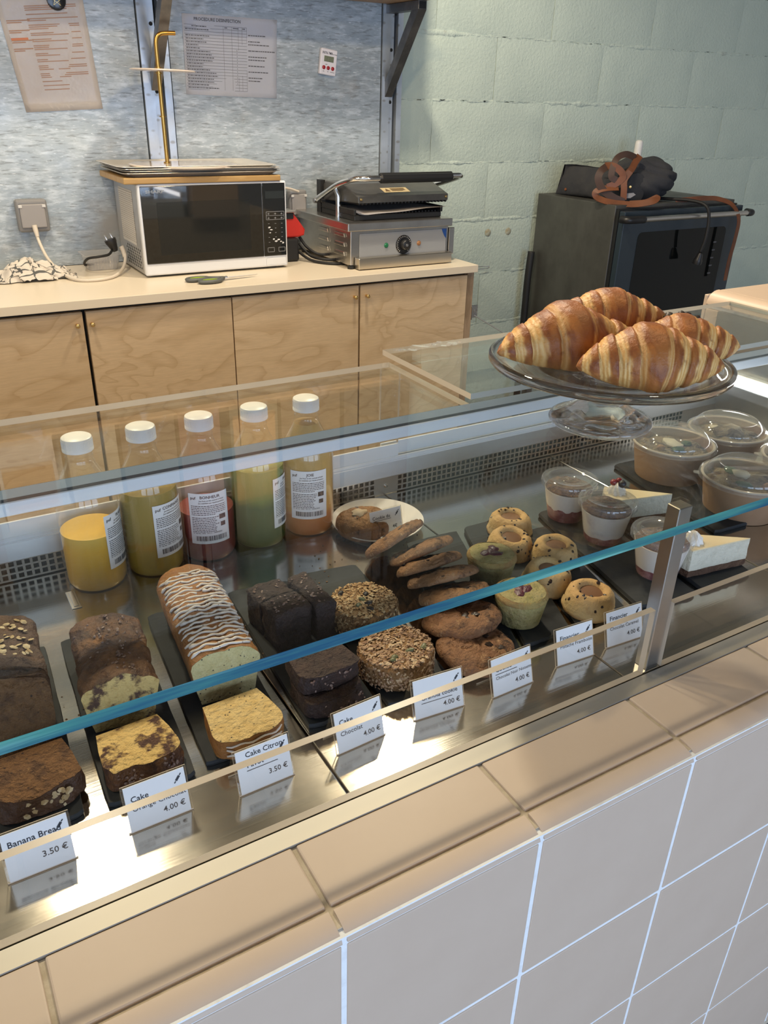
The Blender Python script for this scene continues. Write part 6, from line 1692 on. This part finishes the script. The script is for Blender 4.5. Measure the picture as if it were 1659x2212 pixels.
for v in bm.verts:
    p = v.co.copy(); k = fbm((p.x*5, p.y*5, p.z*6), 2)
    v.co += Vector((p.x*.05, p.y*.1, p.z*.12))*k*2.0
    for sx, sh, wd in ((3.2, 2.0, .05), (5.5, 7.0, .05)):
        cr_ = abs(mnoise.noise(Vector((p.x*sx+p.z*sx*1.8, p.y*4, sh)))); v.co *= 1-.11*math.exp(-(cr_/wd)**2)
bmesh.ops.transform(bm, matrix=Tm(-.030, -.085, .0890) @ Rm('Y', -.20) @ Rm('Z', -.2), verts=bm.verts)
for v in bm.verts: v.co.z = max(.0008, v.co.z)
obj('gathered_skirt', bm, m_denim, ap, smooth=180)
E1 = Vector((.69, -.72, 0)); EN = Vector((-.72, -.69, 0)); B0 = Vector((2.405-2.58, 2.335-2.48, 0))
def qp(px, py, d=0.0): return B0 + E1*((px-1357)*.00186) + EN*d + Vector((0, 0, max(.0025, (437-py)*.00182)))
def st(m, nm, *paths):
    bm = new_bm()
    for w, up, pts in paths: strap(bm, smooth_path([qp(*p) for p in pts], 8), w, .003, up=up)
    obj(nm, bm, m, ap, smooth=40)
FW = tuple(EN)
st(m_leatherd, 'neck_strap',
   (.030, FW, [(1312, 358, .055), (1301, 368, .075), (1298, 385, .082), (1312, 408, .078), (1338, 424, .066), (1362, 433, .055)]),
   (.026, FW, [(1372, 338, -.01), (1352, 331, .02), (1334, 338, .045), (1327, 355, .06), (1326, 378, .066), (1338, 386, .062)]))
st(m_leather, 'leather_tie',
   (.028, FW, [(1382, 334, -.03), (1374, 348, .0), (1368, 362, .03), (1358, 374, .048)]),
   (.028, FW, [(1308, 357, .045), (1325, 356, .06), (1342, 364, .06), (1352, 378, .058), (1340, 392, .06), (1320, 402, .07)]),
   (.026, FW, [(1366, 366, .045), (1356, 385, .055), (1358, 405, .058), (1360, 428, .055)]))
st(m_leather, 'waist_strap',
   (.028, (-.5, -.5, .6), [(1345, 402, .058), (1318, 404, .075), (1297, 412, .080), (1300, 424, .082), (1322, 432, .080), (1352, 436, .075), (1390, 436, .07), (1425, 428, .065), (1433, 420, .045), (1410, 431, .06), (1375, 436, .062)]))
bm = new_bm()
strap(bm, smooth_path([(.10, -.20, .004), (.17, -.235, .012), (.24, -.245, .014), (.315, -.255, .010), (.375, -.29, -.014), (.395, -.325, -.070), (.395, -.328, -.16), (.388, -.325, -.26), (.390, -.325, -.345)], 8), .020, .003, up=(0, -1, .3))
obj('waist_strap', bm, m_leather, ap, smooth=40)
bm = new_bm(); lathe(bm, [(0, .004), (.005, .0035), (.0065, 0)], 18, M=Tm(qp(1371, 400, .035)) @ Rm('Z', -.8) @ Rm('X', pi/2)); obj('brass_rivet', bm, m_gold, ap)
bm = new_bm()
bm.faces.new([bm.verts.new(qp(*p)) for p in ((1363, 425, .046), (1366, 414, .046), (1380, 412, .046), (1386, 416, .046), (1375, 424, .046))]); bmesh.ops.solidify(bm, geom=list(bm.faces), thickness=.001); obj('cloth_label', bm, mat('pale_tag', (.42, .42, .45), .6), ap)
bm = new_bm(); lathe(bm, [(0, .004), (.005, .0035), (.0065, 0)], 18, M=Tm(-.224, .165, .026) @ Rm('Z', -1.57) @ Rm('X', pi/2)); obj('copper_rivet', bm, mat('copper', (.35, .12, .05), .4, .6), ap)
t = thing('white_tube', 'slim white plastic tube standing behind the apron on the oven', 'tube', (2.80, 2.66, OT))
bm = new_bm(); lathe(bm, [(0, 0), (.018, 0), (.0195, .01), (.0195, .16), (.0185, .215), (.016, .226), (.010, .231), (0, .232)], 28); obj('tube_body', bm, mat('white_plastic_tube', (.72, .70, .66), .4), t, smooth=60)
t = thing('power_lead', 'black power cord with a plug hanging down in front of the oven door', 'cord', (2.68, 2.2, OT))
bm = new_bm(); tube(bm, smooth_path([(2.61, 2.45, OT+.006), (2.66, 2.33, OT+.008), (2.708, 2.22, OT+.010), (2.730, 2.150, OT-.006), (2.742, 2.132, OT-.060), (2.742, 2.130, OT-.140), (2.738, 2.140, OT-.200)], 8), .0072, 10); obj('cable', bm, m_rubber, t, world=True, smooth=180)
bm = new_bm(); lathe(bm, [(0, .034), (.008, .034), (.012, .026), (.017, .006), (.0195, 0), (.0195, -.016), (0, -.016)], 20, M=Tm(2.735, 2.142, OT-.235) @ Rm('X', .2)); obj('plug_body', bm, m_black, t, world=True)

# rust stains around two old plugs in the block wall
for x, z in ((2.045, .030), (2.165, .030)):
    t = thing('wall_plug', 'rusty filled hole in the block wall, %s of the pair beside the oven' % ('left' if x < 2.1 else 'right'), 'hole', (x, 2.798, z))
    bm = new_bm(); lathe(bm, [(0, .003), (.009, .0026), (.014, .0015), (.017, 0)], 24, M=Rm('X', pi/2)); displace(bm, .0012, 60, x); obj('filler', bm, mat('rust_filler', (.34, .29, .18), .85, layers=[('noise', (.44, .46, .36), 50, .42, .62), ('noise', (.20, .12, .05), 70, .60, .72)]), t, smooth=180)

# ---------------------------------------------------------------- lift everything so that the floor is z = 0
for o in list(bpy.data.objects):
    if o.parent is None: o.location.z += Z0
